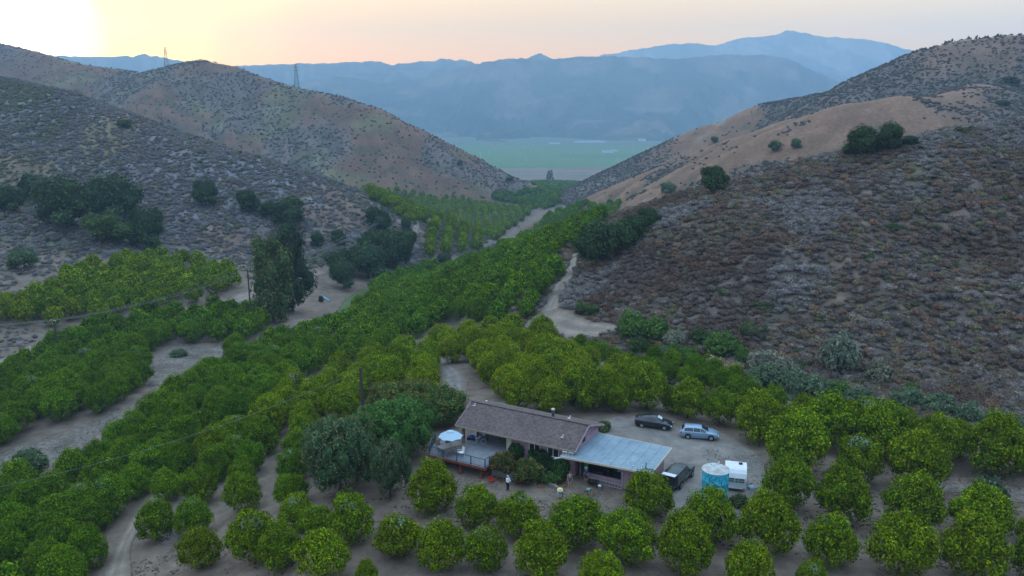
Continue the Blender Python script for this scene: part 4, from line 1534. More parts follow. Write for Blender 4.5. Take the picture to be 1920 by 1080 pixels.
M_roof = pmat('brown_shingle', (.112, .086, .080), .9, noise=[(3.2, 8, .62, 1.4), (.5, 4, .85, 1.12)], bump=(14, .8, .03))
M_flat = pmat('grey_flat_roof', (.20, .275, .325), .65, noise=[(.5, 8, .80, 1.12), (4, 6, .88, 1.08)])
M_seam = pmat('roof_seam_tar', (.165, .24, .29), .8, noise=[(2, 5, .8, 1.1)])
M_pink = pmat('mauve_stucco', (.40, .26, .30), .9, noise=[(1.2, 6, .8, 1.12)])
M_cream = pmat('cream_trim', (.55, .46, .34), .7, noise=[(3, 4, .85, 1.1)])
M_tan = pmat('tan_fascia', (.30, .25, .19), .8, noise=[(3, 4, .8, 1.1)])
M_grnwall = pmat('green_grey_wall', (.13, .16, .14), .9, noise=[(2, 4, .8, 1.1)])
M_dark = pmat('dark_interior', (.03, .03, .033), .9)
M_conc = pmat('weathered_concrete', (.25, .25, .235), .95, noise=[(1.5, 8, .7, 1.2)])
M_deck = pmat('grey_deck_boards', (.20, .21, .23), .75, noise=[(2, 6, .8, 1.15)])
M_red = pmat('red_brown_beam', (.23, .055, .035), .8, noise=[(3, 5, .7, 1.2)])
M_rail = pmat('teal_grey_railing', (.045, .085, .115), .6)
M_white = pmat('white_plastic', (.78, .78, .77), .5)
M_wpaint = pmat('white_paint', (.66, .68, .70), .55, noise=[(1.5, 5, .88, 1.06)])
M_canvas = pmat('pale_blue_canvas', (.36, .50, .60), .8)
M_wood = pmat('weathered_wood', (.19, .14, .105), .85, noise=[(4, 6, .7, 1.25)])
M_pole = pmat('dark_pole_wood', (.065, .050, .042), .9, noise=[(5, 4, .7, 1.25)])
M_metal = pmat('galvanised', (.42, .44, .46), .4, metal=.8)
M_alu = pmat('aluminium', (.66, .68, .70), .4, metal=.5)
M_black = pmat('black_rubber', (.018, .018, .019), .75)
M_glass = pmat('dark_glass', (.02, .028, .032), .07, spec=.8)
M_rim = pmat('alloy_rim', (.42, .44, .46), .35, metal=.7)
M_lampr = pmat('red_lamp', (.45, .02, .015), .25)
M_lampw = pmat('clear_lamp', (.65, .68, .70), .15)
M_chrome = pmat('bumper_metal', (.5, .5, .5), .3, metal=.8)
M_silver = pmat('silver_blue_paint', (.23, .34, .46), .3, metal=.3, spec=.6)
M_blackp = pmat('black_paint', (.012, .016, .024), .16, spec=.7)
M_greenp = pmat('dark_green_paint', (.020, .040, .046), .25, spec=.6)
M_blue = pmat('blue_plastic', (.015, .10, .42), .4)
M_redp = pmat('bright_red_plastic', (.62, .02, .015), .5)
M_green = pmat('green_cloth', (.01, .26, .05), .8)
M_wire = pmat('power_wire', (.20, .21, .21), .5)
M_steel = pmat('pylon_steel', (.11, .12, .13), .7)
M_soil = pmat('planter_soil', (.12, .085, .06), .95, noise=[(3, 5, .6, 1.2)])

# ------------------------------------------------------------ the house (own axes: x along the ridge, y towards the front, z up)
_o, _r = at_z(886, 752, 5.0), at_z(1102, 796, 5.0)
HU = (_r - _o)[:2] / np.linalg.norm((_r - _o)[:2])
H_RZ = math.atan2(HU[1], HU[0])
HLEN = float(np.linalg.norm((_r - _o)[:2]))


def hloc(u, w, z=0.0):
    """house coordinates to world; w runs to the front, away from the ridge"""
    return Vector((float(_o[0] + u * HU[0] + w * HU[1]), float(_o[1] + u * HU[1] - w * HU[0]), z))


def hpx(px, py, z):
    p = at_z(px, py, z)
    q = p[:2] - _o[:2]
    return float(q @ HU), float(q[0] * HU[1] - q[1] * HU[0])


# inside the parent's frame the front is -y
def h3(u, w, z):
    return (u, -w, z)


house = empty('house', hloc(0, 0), H_RZ, 'mauve ranch house with a long brown shingle gable roof', 'house')
RZt, EZ, WF, WB = 5.0, 3.32, 3.45, -4.1
BZ = 3.62
roof = MB()
for (w0, z0q, w1, z1q) in ((0, RZt, WF, EZ), (0, RZt, WB, BZ)):
    t = .14
    a = [h3(-.1, w0, z0q), h3(HLEN + .15, w0, z0q), h3(HLEN + .15, w1, z1q), h3(-.1, w1, z1q)]
    roof.slab(a, t)
roof = roof.build('roof', M_roof, house)
rc = MB().beam(h3(-.12, .02, RZt + .03), h3(HLEN + .17, .02, RZt + .03), .30, .05)
rc.build('ridge_cap', M_roof, roof)
f = MB()
f.beam(h3(-.12, WF + .03, EZ - .10), h3(HLEN + .17, WF + .03, EZ - .10), .05, .20)
f.beam(h3(-.12, WB - .03, BZ - .10), h3(HLEN + .17, WB - .03, BZ - .10), .05, .20)
f.build('fascia', M_tan, roof)
for u in (-.14, HLEN + .19):
    MB().beam(h3(u, 0, RZt - .10), h3(u, WF, EZ - .10), .05, .20).beam(h3(u, 0, RZt - .10), h3(u, WB, BZ - .10), .05, .20).build('barge_board', M_pink, roof)
# walls
w = MB()
uw0, uw1 = 6.35, HLEN - .35
w.box(h3((uw0 + uw1) / 2, 2.55, 1.6), (uw1 - uw0, .18, 3.2))
w.box(h3(uw1, -.55, 1.72), (.18, 6.0, 3.44))
w.box(h3((.3 + uw1) / 2, -3.6, 1.72), (uw1 - .3, .18, 3.44))
w.box(h3(.35, -2.0, 1.72), (.18, 3.0, 3.44))
w.build('wall', M_pink, house)
gb = MB()
for u in (uw1 + .012, .34):
    gb.poly([h3(u, 2.6, 3.2), h3(u, -3.6, 3.35), h3(u, -.0, RZt - .16), h3(u, 2.6, EZ + .25)])
gb.build('gable', M_pink, house)
b = MB()
b.box(h3(3.3, -.4, 2.3), (5.9, .16, 2.2))
b.box(h3(6.25, 1.1, 2.3), (.14, 3.0, 2.2))
b.build('patio_wall', M_grnwall, house)
MB().box(h3(3.2, 1.2, 1.12), (6.1, 3.4, .2)).build('patio_floor', M_deck, house)
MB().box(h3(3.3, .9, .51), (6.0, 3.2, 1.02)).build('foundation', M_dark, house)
MB().box(h3(5.0, -.30, 2.05), (1.7, .05, 1.7)).build('patio_door', M_glass, house)
MB().box(h3(.55, 2.85, 2.2), (.26, .26, 2.2)).build('corner_post', M_wood, house)
MB().box(h3(6.35, 2.74, 2.2), (.62, .20, 2.2)).build('pillar', M_cream, house)
for (u, z, ww) in ((7.3, 2.4, .0), (9.4, 2.3, 1.2), (11.6, 2.3, 1.2)):
    if ww:
        wn = MB().box(h3(u, 2.655, z), (ww, .05, .9)).build('window', M_glass, house)
        fr = MB()
        for dz in (-.48, .48):
            fr.box(h3(u, 2.67, z + dz), (ww + .14, .07, .07))
        for du in (-ww / 2 - .03, 0, ww / 2 + .03):
            fr.box(h3(u + du, 2.67, z), (.06, .07, .9))
        fr.build('window_frame', M_white, wn)
wn = MB().box((uw1 + .10, -.35 - 0, 3.35), (.05, .7, .45)).build('gable_window', M_dark, house)
# flue and roof vents
fu, fwv = hpx(1036, 778, 4.9)
fl = MB().lathe(h3(fu, -1.0, 4.4), [(.16, 0), (.16, .95), (.23, .95), (.23, 1.08), (.20, 1.2), (.05, 1.22)], 14).build('chimney_flue', M_metal, house, True)
for (px, py) in ((891, 768), (1069, 799), (1056, 815)):
    u_, w_ = hpx(px, py, 4.3)
    z_ = RZt - (RZt - EZ) * w_ / WF
    v = MB().lathe(h3(u_, w_, z_ - .02), [(.05, 0), (.05, .30), (.08, .30), (.08, .36), (.02, .38)], 10)
    v.box(h3(u_ - .12, w_, z_ + .05), (.30, .22, .05))
    v.build('roof_vent', M_alu, house)
v = MB().lathe(h3(hpx(917, 752, 5.0)[0], -.35, 4.85), [(.07, 0), (.07, .3), (.12, .3), (.12, .38), (.02, .4)], 10)
v.build('roof_vent', M_alu, house)

# planter wall in front of the house with its shrubs
pl = empty('planter', hloc(6.2, 2.7), H_RZ, 'low concrete planter wall under the bronze shrubs, right of the deck', 'planter')
MB().box((2.6, -3.45, .5), (5.2, .18, 1.05)).box((0.09, -1.75, .5), (.18, 3.3, 1.05)).build('retaining_wall', M_conc, pl)
MB().box((2.7, -1.75, .42), (5.0, 3.2, .84)).build('soil', M_soil, pl)
MB().box((6.4, -2.9, .2), (2.6, .16, .42), -.35).build('kerb_wall', M_conc, pl)


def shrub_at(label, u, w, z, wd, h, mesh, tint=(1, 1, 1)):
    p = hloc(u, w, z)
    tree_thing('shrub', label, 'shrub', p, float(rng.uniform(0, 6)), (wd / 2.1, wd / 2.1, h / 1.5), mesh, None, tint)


shrub_at('bronze leaved shrub in the planter beside the deck', *hpx(943, 880, .9), .8, 2.9, 2.2, orange_shrub)
shrub_at('bronze and green shrub at the right end of the planter', *hpx(990, 895, .6), .3, 3.4, 2.5, orange_shrub, (.9, 1.15, 1))
shrub_at('yellow green shrub in front of the second bronze one', *hpx(1003, 897, .4), .1, 2.2, 1.7, green_shrub, (1.3, 1.2, 1))
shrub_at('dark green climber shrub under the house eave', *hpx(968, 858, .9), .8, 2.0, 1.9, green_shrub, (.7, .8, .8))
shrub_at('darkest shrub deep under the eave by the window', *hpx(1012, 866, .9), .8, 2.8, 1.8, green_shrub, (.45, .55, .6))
shrub_at('tall dark green shrub at the left front corner of the flat roof', *hpx(1052, 899, .1), 0, 2.0, 2.7, green_shrub, (.75, .95, .9))
shrub_at('low yellow green shrub beside the woman in red and blue', *hpx(1036, 903, .1), 0, 2.4, 1.2, green_shrub, (1.2, 1.15, 1))
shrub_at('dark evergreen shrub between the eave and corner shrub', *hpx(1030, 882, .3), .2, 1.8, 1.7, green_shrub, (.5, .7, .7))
shrub_at('sparse pale shrub behind the right gable of the house', *hpx(1132, 808, .1), 0, 1.9, 1.5, green_shrub, (1.9, 1.35, 2.0))

# ------------------------------------------------------------ flat roofed garage
garage = empty('garage', hloc(0, 0), H_RZ, 'mauve garage with a pale grey flat roof joined to the house', 'garage')
FZ = 2.85
cor = [hpx(1101, 807, FZ), hpx(1260, 840, FZ), hpx(1221, 888, FZ), hpx(1050, 855, FZ)]
fr_ = MB().slab([h3(c[0], c[1], FZ) for c in cor], .08).build('roof', M_flat, garage)
for k in range(1, 9):
    t = k / 9
    a, b_ = np.array(cor[0]) * (1 - t) + np.array(cor[1]) * t, np.array(cor[3]) * (1 - t) + np.array(cor[2]) * t
    MB().beam(h3(*a, FZ + .004), h3(*b_, FZ + .004), .07, .018).build('roof_seam', M_seam, fr_)
e = MB()
for i in (1, 2, 3):
    a, b_ = cor[i], cor[(i + 1) % 4]
    if i == 3:
        continue
    e.beam(h3(a[0], a[1], FZ - .09), h3(b_[0], b_[1], FZ - .09), .07, .20)
e.beam(h3(*cor[0], FZ - .09), h3(*cor[1], FZ - .09), .07, .20)
e.build('fascia', M_cream, fr_)
GU0, GU1, GU2 = hpx(1104, 884, .5)[0], hpx(1170, 904, .3)[0], cor[1][0] - .45
GF, GBk = 2.55, -2.0
g = MB()
g.box(h3((GU0 + GU1) / 2, GF, .45), (GU1 - GU0, .16, .9))
g.box(h3((GU1 + GU2) / 2, GF, 1.38), (GU2 - GU1, .16, 2.76))
g.box(h3(GU2, (GF + GBk) / 2, 1.38), (.16, GF - GBk - .17, 2.76))
g.box(h3((GU0 + GU2) / 2, GBk, 1.38), (GU2 - GU0, .16, 2.76))
g.build('wall', M_pink, garage)
MB().box(h3(GU0 + .06, GF + .02, 1.38), (.18, .20, 2.76)).build('column', M_pink, garage)
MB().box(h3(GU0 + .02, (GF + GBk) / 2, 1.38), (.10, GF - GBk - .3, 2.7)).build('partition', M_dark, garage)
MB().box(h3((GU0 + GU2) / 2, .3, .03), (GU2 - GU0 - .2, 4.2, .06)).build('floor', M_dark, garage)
MB().box(h3((HLEN + GU0) / 2 - .2, .6, 1.3), (.1, 3.4, 2.6)).build('breezeway_wall', M_conc, garage)
for k, (px, py, hh) in enumerate(((1178, 870, .25), (1187, 873, .45), (1204, 877, .30), (1211, 878, .55))):
    u_, w_ = hpx(px, py, FZ)
    MB().lathe(h3(u_, w_, FZ), [(.10, 0), (.10, .03), (.04, .04), (.04, hh), (.055, hh), (.055, hh + .05)], 10).build('vent_pipe', M_black if k == 3 else M_alu, garage)
MB().box(h3(GU1 + .18, GF + .13, 1.75), (.16, .10, .34)).beam(h3(GU1 + .18, GF + .10, 1.58), h3(GU1 + .18, GF + .10, .3), .035).build('meter_box', M_alu, garage)
# satellite dish and white boxes on the roof corner
u_, w_ = hpx(1070, 838, 3.2)
dsh = empty('satellite_dish', hloc(u_, w_, FZ), H_RZ, 'pale blue satellite dish on the flat roof where it meets the shingles', 'satellite dish')
d = MB()
prof = [(.02, .0), (.18, .02), (.34, .07), (.44, .13), (.44, .15), (.32, .09), (.02, .02)]
d.lathe((0, 0, 0), prof, 22, cap=False)
do = d.build('dish', pmat('dish_paint', (.30, .52, .66), .5), dsh, True)
do.location = (0, 0, .52); do.rotation_euler = (math.radians(52), 0, math.radians(25))
MB().beam((0, 0, 0), (0, 0, .5), .05).beam((-.25, -.15, .01), (.25, .15, .01), .05).beam((0, 0, .5), (.1, -.35, .75), .03).build('mast', M_alu, dsh)
for k, (px, py, lab) in enumerate(((1064, 843, 'small white slatted stool on the flat roof, behind the others'), (1060, 847, 'small white slatted stool on the flat roof corner, left one'),
                                   (1071, 849, 'small white slatted stool on the flat roof, right one of three'))):
    u_, w_ = hpx(px, py, FZ + .2)
    st = empty('roof_stool', hloc(u_, w_, FZ), H_RZ, lab, 'stool', 'white stools on the flat roof')
    s = MB()
    for j in range(3):
        s.box((0, -.14 + .14 * j, .24), (.50, .10, .03))
    s.build('seat', M_white, st)
    for sx in (-.2, .2):
        for sy in (-.15, .15):
            MB().box((sx, sy, .11), (.04, .04, .22)).build('leg', M_white, st)
gt = MB().tube([h3(cor[3][0] + .3, cor[3][1] - .05, FZ - .12), h3(cor[3][0] - .55, cor[3][1] + .15, FZ - .32)], .05).build('downspout', M_alu, garage)

# green cloth hanging in the breezeway
u_, w_ = hpx(1099, 885, 1.1)
gc_ = MB()
for k in range(6):
    gc_.box((-.17 + .068 * k, .03 * math.sin(k * 1.7), 1.75), (.07, .02, 1.5), .25 * math.sin(k * 2.3))
gco = gc_.build('hanging_cloth', M_green, None)
gco.location = hloc(u_, w_ - .1); gco.rotation_euler.z = H_RZ
gco['label'] = 'bright green cloth hanging under the flat roof left of the garage opening'; gco['category'] = 'cloth'

# things in the garage
# ladder on the low wall
lu0, lw0 = hpx(1109, 898, .25); lu1, lw1 = hpx(1168, 916, .1)
ld = empty('ladder', hloc(lu0, GF + .32), H_RZ, 'long pale aluminium ladder lying on edge against the low garage wall', 'ladder')
LL = lu1 - lu0
for z in (.12, .55):
    MB().beam((0, 0, z), (LL, -.02, z), .05, .06).build('rail', M_alu, ld)
for k in range(11):
    x = .15 + k * (LL - .3) / 10
    MB().beam((x, -.01, .15), (x, -.01, .52), .035).build('rung', M_alu, ld)

# ------------------------------------------------------------ deck
DZ = 1.22
deck = empty('deck', hloc(0, 0), H_RZ, 'raised grey deck with teal railing and red edge beam left of the house', 'deck')
du0, du1, dw0, dw1 = -1.0, 6.15, 2.95, 7.45
dl = hpx(803, 826, DZ)
D0 = [(-2.4, 4.1), (du0, dw1), (du1, dw1), (du1, dw0), (-.2, dw0)]
NB = 38
bd = MB()
for k in range(NB):      # boards along the front edge direction
    w0 = dw0 + (dw1 - dw0) * k / NB
    w1 = dw0 + (dw1 - dw0) * (k + 1) / NB - .012
    t = np.clip(((w0 + w1) / 2 - 4.1) / (dw1 - 4.1), 0, 1)
    ul = -2.4 + (du0 + 2.4) * t if w0 > 4.1 else -.2 + (-2.2) * ((w0 - dw0) / (4.1 - dw0))
    bd.box(h3((ul + du1) / 2, (w0 + w1) / 2, DZ - .02 + (k % 3) * .002), (du1 - ul, w1 - w0, .04))
bd.build('floor_boards', M_deck, deck, kind='stuff')
e = MB()
for a, b_ in ((D0[0], D0[1]), (D0[1], D0[2]), (D0[2], (du1, 6.3))):
    e.beam(h3(*a, DZ - .17), h3(*b_, DZ - .17), .09, .24)
e.build('edge_beam', M_red, deck)
for (u_, w_) in ((.1, 7.2), (2.9, 7.2), (5.5, 7.2), (-1.4, 5.6), (.1, 4.2), (5.5, 4.6)):
    MB().box(h3(u_, w_, .45), (.15, .15, 1.15)).box(h3(u_, w_, .0), (.40, .40, .16)).build('support_post', M_red, deck)
rp = [(-2.35, 4.15), (-1.68, 5.8), (-.93, 7.38), (.85, 7.40), (2.6, 7.40), (4.35, 7.40), (6.08, 7.40), (6.10, 6.5)]
for (u_, w_) in rp:
    MB().box(h3(u_, w_, DZ + .46), (.09, .09, .95)).build('railing_post', M_rail, deck)
for a, b_ in zip(rp[:-1], rp[1:]):
    MB().beam(h3(*a, DZ + .93), h3(*b_, DZ + .93), .07, .045).beam(h3(*a, DZ + .10), h3(*b_, DZ + .10), .04, .04).build('rail', M_rail, deck)
    n = int(math.dist(a, b_) / .13)
    m = MB()
    for k in range(1, n):
        t = k / n
        q = (a[0] + (b_[0] - a[0]) * t, a[1] + (b_[1] - a[1]) * t)
        m.box(h3(*q, DZ + .51), (.014, .014, .80))
    m.build('balusters', M_rail, deck, kind='stuff')


def loc_h(px, py, z):
    u_, w_ = hpx(px, py, z)
    return hloc(u_, w_, z)


# umbrella, table and chairs
tu, tw = hpx(841, 835, DZ + .75)
P = hloc(tu, tw, DZ)
TBR = H_RZ + math.radians(62)
tb = empty('patio_table', P, TBR, 'long dark glass patio table under the umbrella', 'table')
MB().box((0, 0, .72), (2.3, 1.15, .04)).build('tabletop', pmat('table_glass', (.16, .165, .155), .3), tb, bevel=.02)
MB().beam((-1.15, -.6, .70), (1.15, -.6, .70), .05).beam((-1.15, .6, .70), (1.15, .6, .70), .05).beam((-1.17, -.6, .70), (-1.17, .6, .70), .05).beam((1.17, -.6, .70), (1.17, .6, .70), .05).build('frame', M_wood, tb)
for sx in (-1, 1):
    for sy in (-.48, .48):
        MB().beam((sx, sy, 0), (sx * .97, sy * .9, .7), .05).build('leg', M_wood, tb)


def chair(name, label, loc, rz, mat, frame, group=None, w=.52):
    c = empty(name, loc, rz, label, 'chair', group)
    MB().box((0, 0, .42), (w, .50, .04)).build('seat', mat, c)
    b = MB()
    b.poly([(-w / 2, -.24, .44), (w / 2, -.24, .44), (w / 2 * .9, -.36, 1.0), (-w / 2 * .9, -.36, 1.0)])
    b.poly([(-w / 2, -.27, .44), (w / 2, -.27, .44), (w / 2 * .9, -.39, 1.0), (-w / 2 * .9, -.39, 1.0)])
    b.build('backrest', mat, c)
    for sx in (-w / 2, w / 2):
        MB().beam((sx, -.25, .62), (sx, .22, .62), .045, .03).beam((sx, .22, .62), (sx, .24, .4), .035).build('armrest', frame, c)
        for sy in (-.24, .24):
            MB().beam((sx, sy, .42), (sx * 1.1, sy * 1.15, 0), .035).build('leg', frame, c)
    return c


M_sling = pmat('tan_sling', (.24, .17, .13), .8)
cs = [(-.62, .98, math.pi, 'tan sling chair at the far left side of the patio table, nearest the railing'), (.55, .98, math.pi, 'tan sling chair on the left side of the table beneath the umbrella'),
      (-.6, -.98, 0, 'tan sling chair on the house side of the table, nearest the white chair'), (.3, -.98, 0, 'tan sling chair on the house side of the table, middle one'),
      (1.0, -1.0, -.3, 'tan sling chair on the house side of the table by the corner post'), (1.6, .1, math.pi / 2, 'tan sling chair at the far head of the patio table')]
for (x, y, a, lab) in cs:
    q = Matrix.Rotation(TBR, 4, 'Z') @ Vector((x, y, 0)) + P
    chair('patio_chair', lab, q, TBR + a, M_sling, M_wood, 'chairs around the patio table')
cu = loc_h(864, 850, DZ + .3); cu.z = DZ
chair('plastic_chair', 'white plastic armchair standing alone on the deck behind the front railing', cu, H_RZ + 2.6, M_white, M_white, w=.6)
um = empty('patio_umbrella', Matrix.Rotation(TBR, 4, 'Z') @ Vector((.30, 0.05, 0)) + P, .2, 'pale blue patio umbrella with vented top over the deck table', 'umbrella')
MB().tube([(0, 0, 0), (0, 0, 2.35)], .025).build('pole', M_wood, um)
m = MB()
n = 8
rim = [(1.38 * math.cos(2 * math.pi * k / n), 1.38 * math.sin(2 * math.pi * k / n), 1.72) for k in range(n)]
for k in range(n):
    a, b_ = Vector(rim[k]), Vector(rim[(k + 1) % n])
    mid = (a + b_) / 2 * .965 + Vector((0, 0, .03)); mid.z = 1.75
    am, bmid = a * .5, b_ * .5
    am.z = bmid.z = 2.13
    mm = (am + bmid) / 2 * .97; mm.z = 2.10
    t1, t2 = a * .22, b_ * .22
    t1.z = t2.z = 2.27
    m.poly([a, mid, mm, am]); m.poly([mid, b_, bmid, mm]); m.poly([am, mm, (t1 + t2) / 2, t1]); m.poly([mm, bmid, t2, (t1 + t2) / 2])
m.build('canopy', M_canvas, um)
m = MB()
for k in range(n):
    a, b_ = Vector(rim[k]) * .30, Vector(rim[(k + 1) % n]) * .30
    a.z = b_.z = 2.30
    m.poly([a, b_, (0, 0, 2.44)])
m.build('vent_cap', M_canvas, um)
for k in range(n):
    a = Vector(rim[k]); a.z -= .02
    MB().beam(a, (0, 0, 2.22), .018).build('rib', M_wood, um)

# barbecue and clutter in the patio recess
p = loc_h(884, 824, DZ + .5); p.z = DZ
gr = empty('barbecue_grill', p, H_RZ + .2, 'dark barbecue grill with a blue cover in the shaded patio', 'grill')
MB().box((0, 0, .62), (.95, .5, .30)).build('firebox', M_black, gr, bevel=.03)
MB().lathe((0, 0, .86), [(.0, .18), (.28, .12), (.36, 0), (.36, -.06)], 16).build('lid', pmat('dark_blue_cover', (.02, .04, .22), .5), gr, True)
for sx in (-.4, .4):
    for sy in (-.2, .2):
        MB().box((sx, sy, .24), (.04, .04, .48)).build('leg', M_metal, gr)
MB().box((.68, 0, .78), (.4, .4, .03)).build('side_shelf', M_alu, gr)
p = loc_h(898, 826, DZ + .4); p.z = DZ
bk = empty('bicycle', p, H_RZ + .5, 'small bicycle parked in front of the patio clutter', 'bicycle')
for x in (-.5, .5):
    wh = MB().lathe((x, 0, .3), [(.30, -.02), (.30, .02), (.26, .02), (.26, -.02), (.30, -.02)], 18, 'Y', False).build('wheel', M_alu, bk)
MB().beam((-.5, 0, .3), (0, 0, .35), .035).beam((0, 0, .35), (-.2, 0, .78), .035).beam((-.5, 0, .3), (-.18, 0, .72), .03).beam((0, 0, .35), (.4, 0, .72), .035).beam((-.18, 0, .72), (.38, 0, .74), .035).beam((.5, 0, .3), (.36, 0, .88), .03).build('frame', pmat('blue_frame', (.05, .15, .35), .4), bk)
MB().beam((.34, -.24, .92), (.34, .24, .92), .03).build('handlebar', M_black, bk)
MB().box((-.22, 0, .82), (.24, .12, .05)).build('saddle', M_black, bk)
p = loc_h(905, 815, DZ + .6); p.z = DZ
cab = empty('storage_shelf', p, H_RZ, 'cluttered storage shelf against the dark back of the patio', 'shelf')
for z in (.1, .55, 1.0, 1.4):
    MB().box((0, 0, z), (1.3, .4, .03)).build('shelf_board', M_wood, cab)
for sx in (-.63, .63):
    MB().box((sx, 0, .7), (.05, .4, 1.4)).build('side_panel', M_wood, cab)
for k, (x, z, s, mt) in enumerate([(-.4, .23, .22, M_white), (0, .24, .25, M_blue), (.35, .2, .2, M_wood), (-.3, .68, .22, M_conc), (.2, .70, .25, M_white), (-.1, 1.12, .2, M_redp), (.4, 1.12, .2, M_canvas)]):
    bx = MB().box((0, 0, 0), (s, s * .9, s)).build('storage_box', mt)
    q = Matrix.Rotation(H_RZ, 4, 'Z') @ Vector((x, -.02, z)) + p
    bx.location = q; bx.rotation_euler.z = H_RZ + .2 * (k % 3)
    bx['label'] = ['white box on the bottom patio shelf', 'blue box on the bottom patio shelf', 'brown box on the bottom patio shelf', 'grey box on the middle patio shelf', 'white box on the middle patio shelf', 'red box on the top patio shelf', 'pale blue box on the top patio shelf'][k]
    bx['category'] = 'box'

# ------------------------------------------------------------ vehicles
def wheel(parent, x, y, r, w=.2):
    t = MB().lathe((x, y, r), [(r * .62, -w / 2), (r * .92, -w / 2), (r, -w / 3), (r, w / 3), (r * .92, w / 2), (r * .62, w / 2)], 20, 'Y', False).build('wheel', M_black, parent, True)
    m = MB()
    sd = -1 if y < 0 else 1
    m.lathe((x, y + sd * (w / 2 - .03), r), [(r * .64, -.01), (r * .64, .015), (.02, .02)], 20, 'Y')
    m.build('rim', M_rim, t)
    m = MB()
    for k in range(5):
        a = 2 * math.pi * k / 5
        m.beam((x, y + sd * (w / 2), r), (x + math.cos(a) * r * .6, y + sd * (w / 2), r + math.sin(a) * r * .6), .03, .05)
    m.build('spoke_ring', M_rim, t)
    return t


def vehicle(name, label, cat, loc, rz, paint, st, wheels, wr, glass_x, wind, rearw, lamps, bevel=.0):
    """st: stations (x, z bottom, z belt, z top, half width, half width of roof), from the tail to the nose."""
    v = empty(name, loc, rz, label, cat)
    S = np.array(st, float)

    def at(x):
        return [np.interp(x, S[:, 0], S[:, k]) for k in range(1, 6)]

    xs = sorted(set(list(S[:, 0]) + list(np.linspace(S[0, 0], S[-1, 0], 26)) + [w_ + s_ * wr * f_ for w_ in wheels for s_ in (-1, 1) for f_ in (.4, .8, 1.12, 1.16)]))
    bm = bmesh.new()
    rings = []
    for x in xs:
        zb, zl, zt, hw, ht = at(x)
        for w_ in wheels:
            d = abs(x - w_) / (wr * 1.14)
            if d < 1:
                zb = max(zb, wr + math.sqrt(1 - d * d) * wr * 1.14)
        zb = min(zb, zl - .06)
        zm = (zb * .4 + zl * .6)
        pts = [(0, zb), (hw * .86, zb), (hw * .97, zb + (zl - zb) * .2), (hw, zm), (hw * .985, zl - .03), (hw * .955, zl), ((hw * .955 + ht) / 2 + .015, (zl + zt) / 2), (ht, zt - .03 if zt - zl > .1 else zt), (ht * .82, zt + .015), (0, zt + .03)]
        ring = [bm.verts.new((x, y, z)) for y, z in pts] + [bm.verts.new((x, -y, z)) for y, z in pts[-2:0:-1]]
        rings.append(ring)
    n = len(rings[0])
    for a, b_ in zip(rings[:-1], rings[1:]):
        for k in range(n):
            bm.faces.new((a[k], a[(k + 1) % n], b_[(k + 1) % n], b_[k]))
    bm.faces.new(rings[0][::-1]); bm.faces.new(rings[-1])
    bmesh.ops.recalc_face_normals(bm, faces=bm.faces)
    me = bpy.data.meshes.new('body')
    bm.to_mesh(me); bm.free()
    me.materials.append(paint)
    me.polygons.foreach_set('use_smooth', [True] * len(me.polygons))
    bo = new_obj('body', me, v)
    bo.modifiers.new('split', 'EDGE_SPLIT').split_angle = math.radians(38)
    # side windows
    for sd in (-1, 1):
        for (xa, xb) in glass_x:
            m = MB()
            N_ = 8
            lo_, hi_ = [], []
            for x in np.linspace(xa, xb, N_):
                zb, zl, zt, hw, ht = at(x)
                hgt = zt - zl
                f0, f1 = .10, .84
                if hgt < .16:
                    f1 = .3
                ymid = (hw * .955 + ht) / 2 + .015

                def yy(f):
                    return (hw * .955 + (ymid - hw * .955) * f * 2) if f < .5 else (ymid + (ht - ymid) * (f - .5) * 2)
                lo_.append((x, sd * (yy(f0) + .012), zl + hgt * f0)); hi_.append((x, sd * (yy(f1) + .014), zl + hgt * f1))
            for k in range(N_ - 1):
                m.poly([lo_[k], lo_[k + 1], hi_[k + 1], hi_[k]])
            m.build('side_window', M_glass, v)
    for nm, rng_ in (('windscreen', wind), ('rear_window', rearw)):
        if not rng_:
            continue
        m = MB()
        P0 = []
        for x in np.linspace(rng_[0], rng_[1], 6):
            zb, zl, zt, hw, ht = at(x)
            P0.append([(x, -ht * .9, zt + .022), (x, -ht * .5, zt + .036), (x, 0, zt + .045), (x, ht * .5, zt + .036), (x, ht * .9, zt + .022)])
        for a, b_ in zip(P0[:-1], P0[1:]):
            for k in range(4):
                m.poly([a[k], a[k + 1], b_[k + 1], b_[k]])
        m.build(nm, M_glass, v)
    for x in wheels:
        for y in (-1, 1):
            hw = at(x)[3]
            wheel(v, x, y * (hw - .09), wr)
    zb, zl, zt, hw, ht = at(S[-1, 0] - .12)
    for sd in (-1, 1):
        MB().box((S[-1, 0] - .16, sd * hw * .80, zl - .06), (.30, .30, .13), sd * -.35).build('headlight', M_lampw, v, bevel=.03)
        zb2, zl2, zt2, hw2, ht2 = at(S[0, 0] + .10)
        MB().box((S[0, 0] + .10, sd * hw2 * .90, zl2 - .12), (.14, .18, .26)).build('tail_light', M_lampr, v, bevel=.02)
        xm = wind[0] - .05 if wind[0] > wind[1] else wind[0] + .25
        zb3, zl3, zt3, hw3, ht3 = at(lamps)
        MB().box((lamps, sd * (hw3 + .09), zl3 + .06), (.12, .20, .13)).build('mirror', paint, v, bevel=.02)
    MB().box((S[-1, 0] + .005, 0, .45), (.05, 1.1, .16)).build('grille', M_black, v)
    MB().box((S[0, 0] - .01, 0, .62), (.03, .42, .14)).build('number_plate', M_white, v)
    MB().box((-.1 + S[0, 0] * 0, 0, .30), (S[-1, 0] - S[0, 0] - .5, 1.35, .22)).build('underbody', M_black, v)
    return v


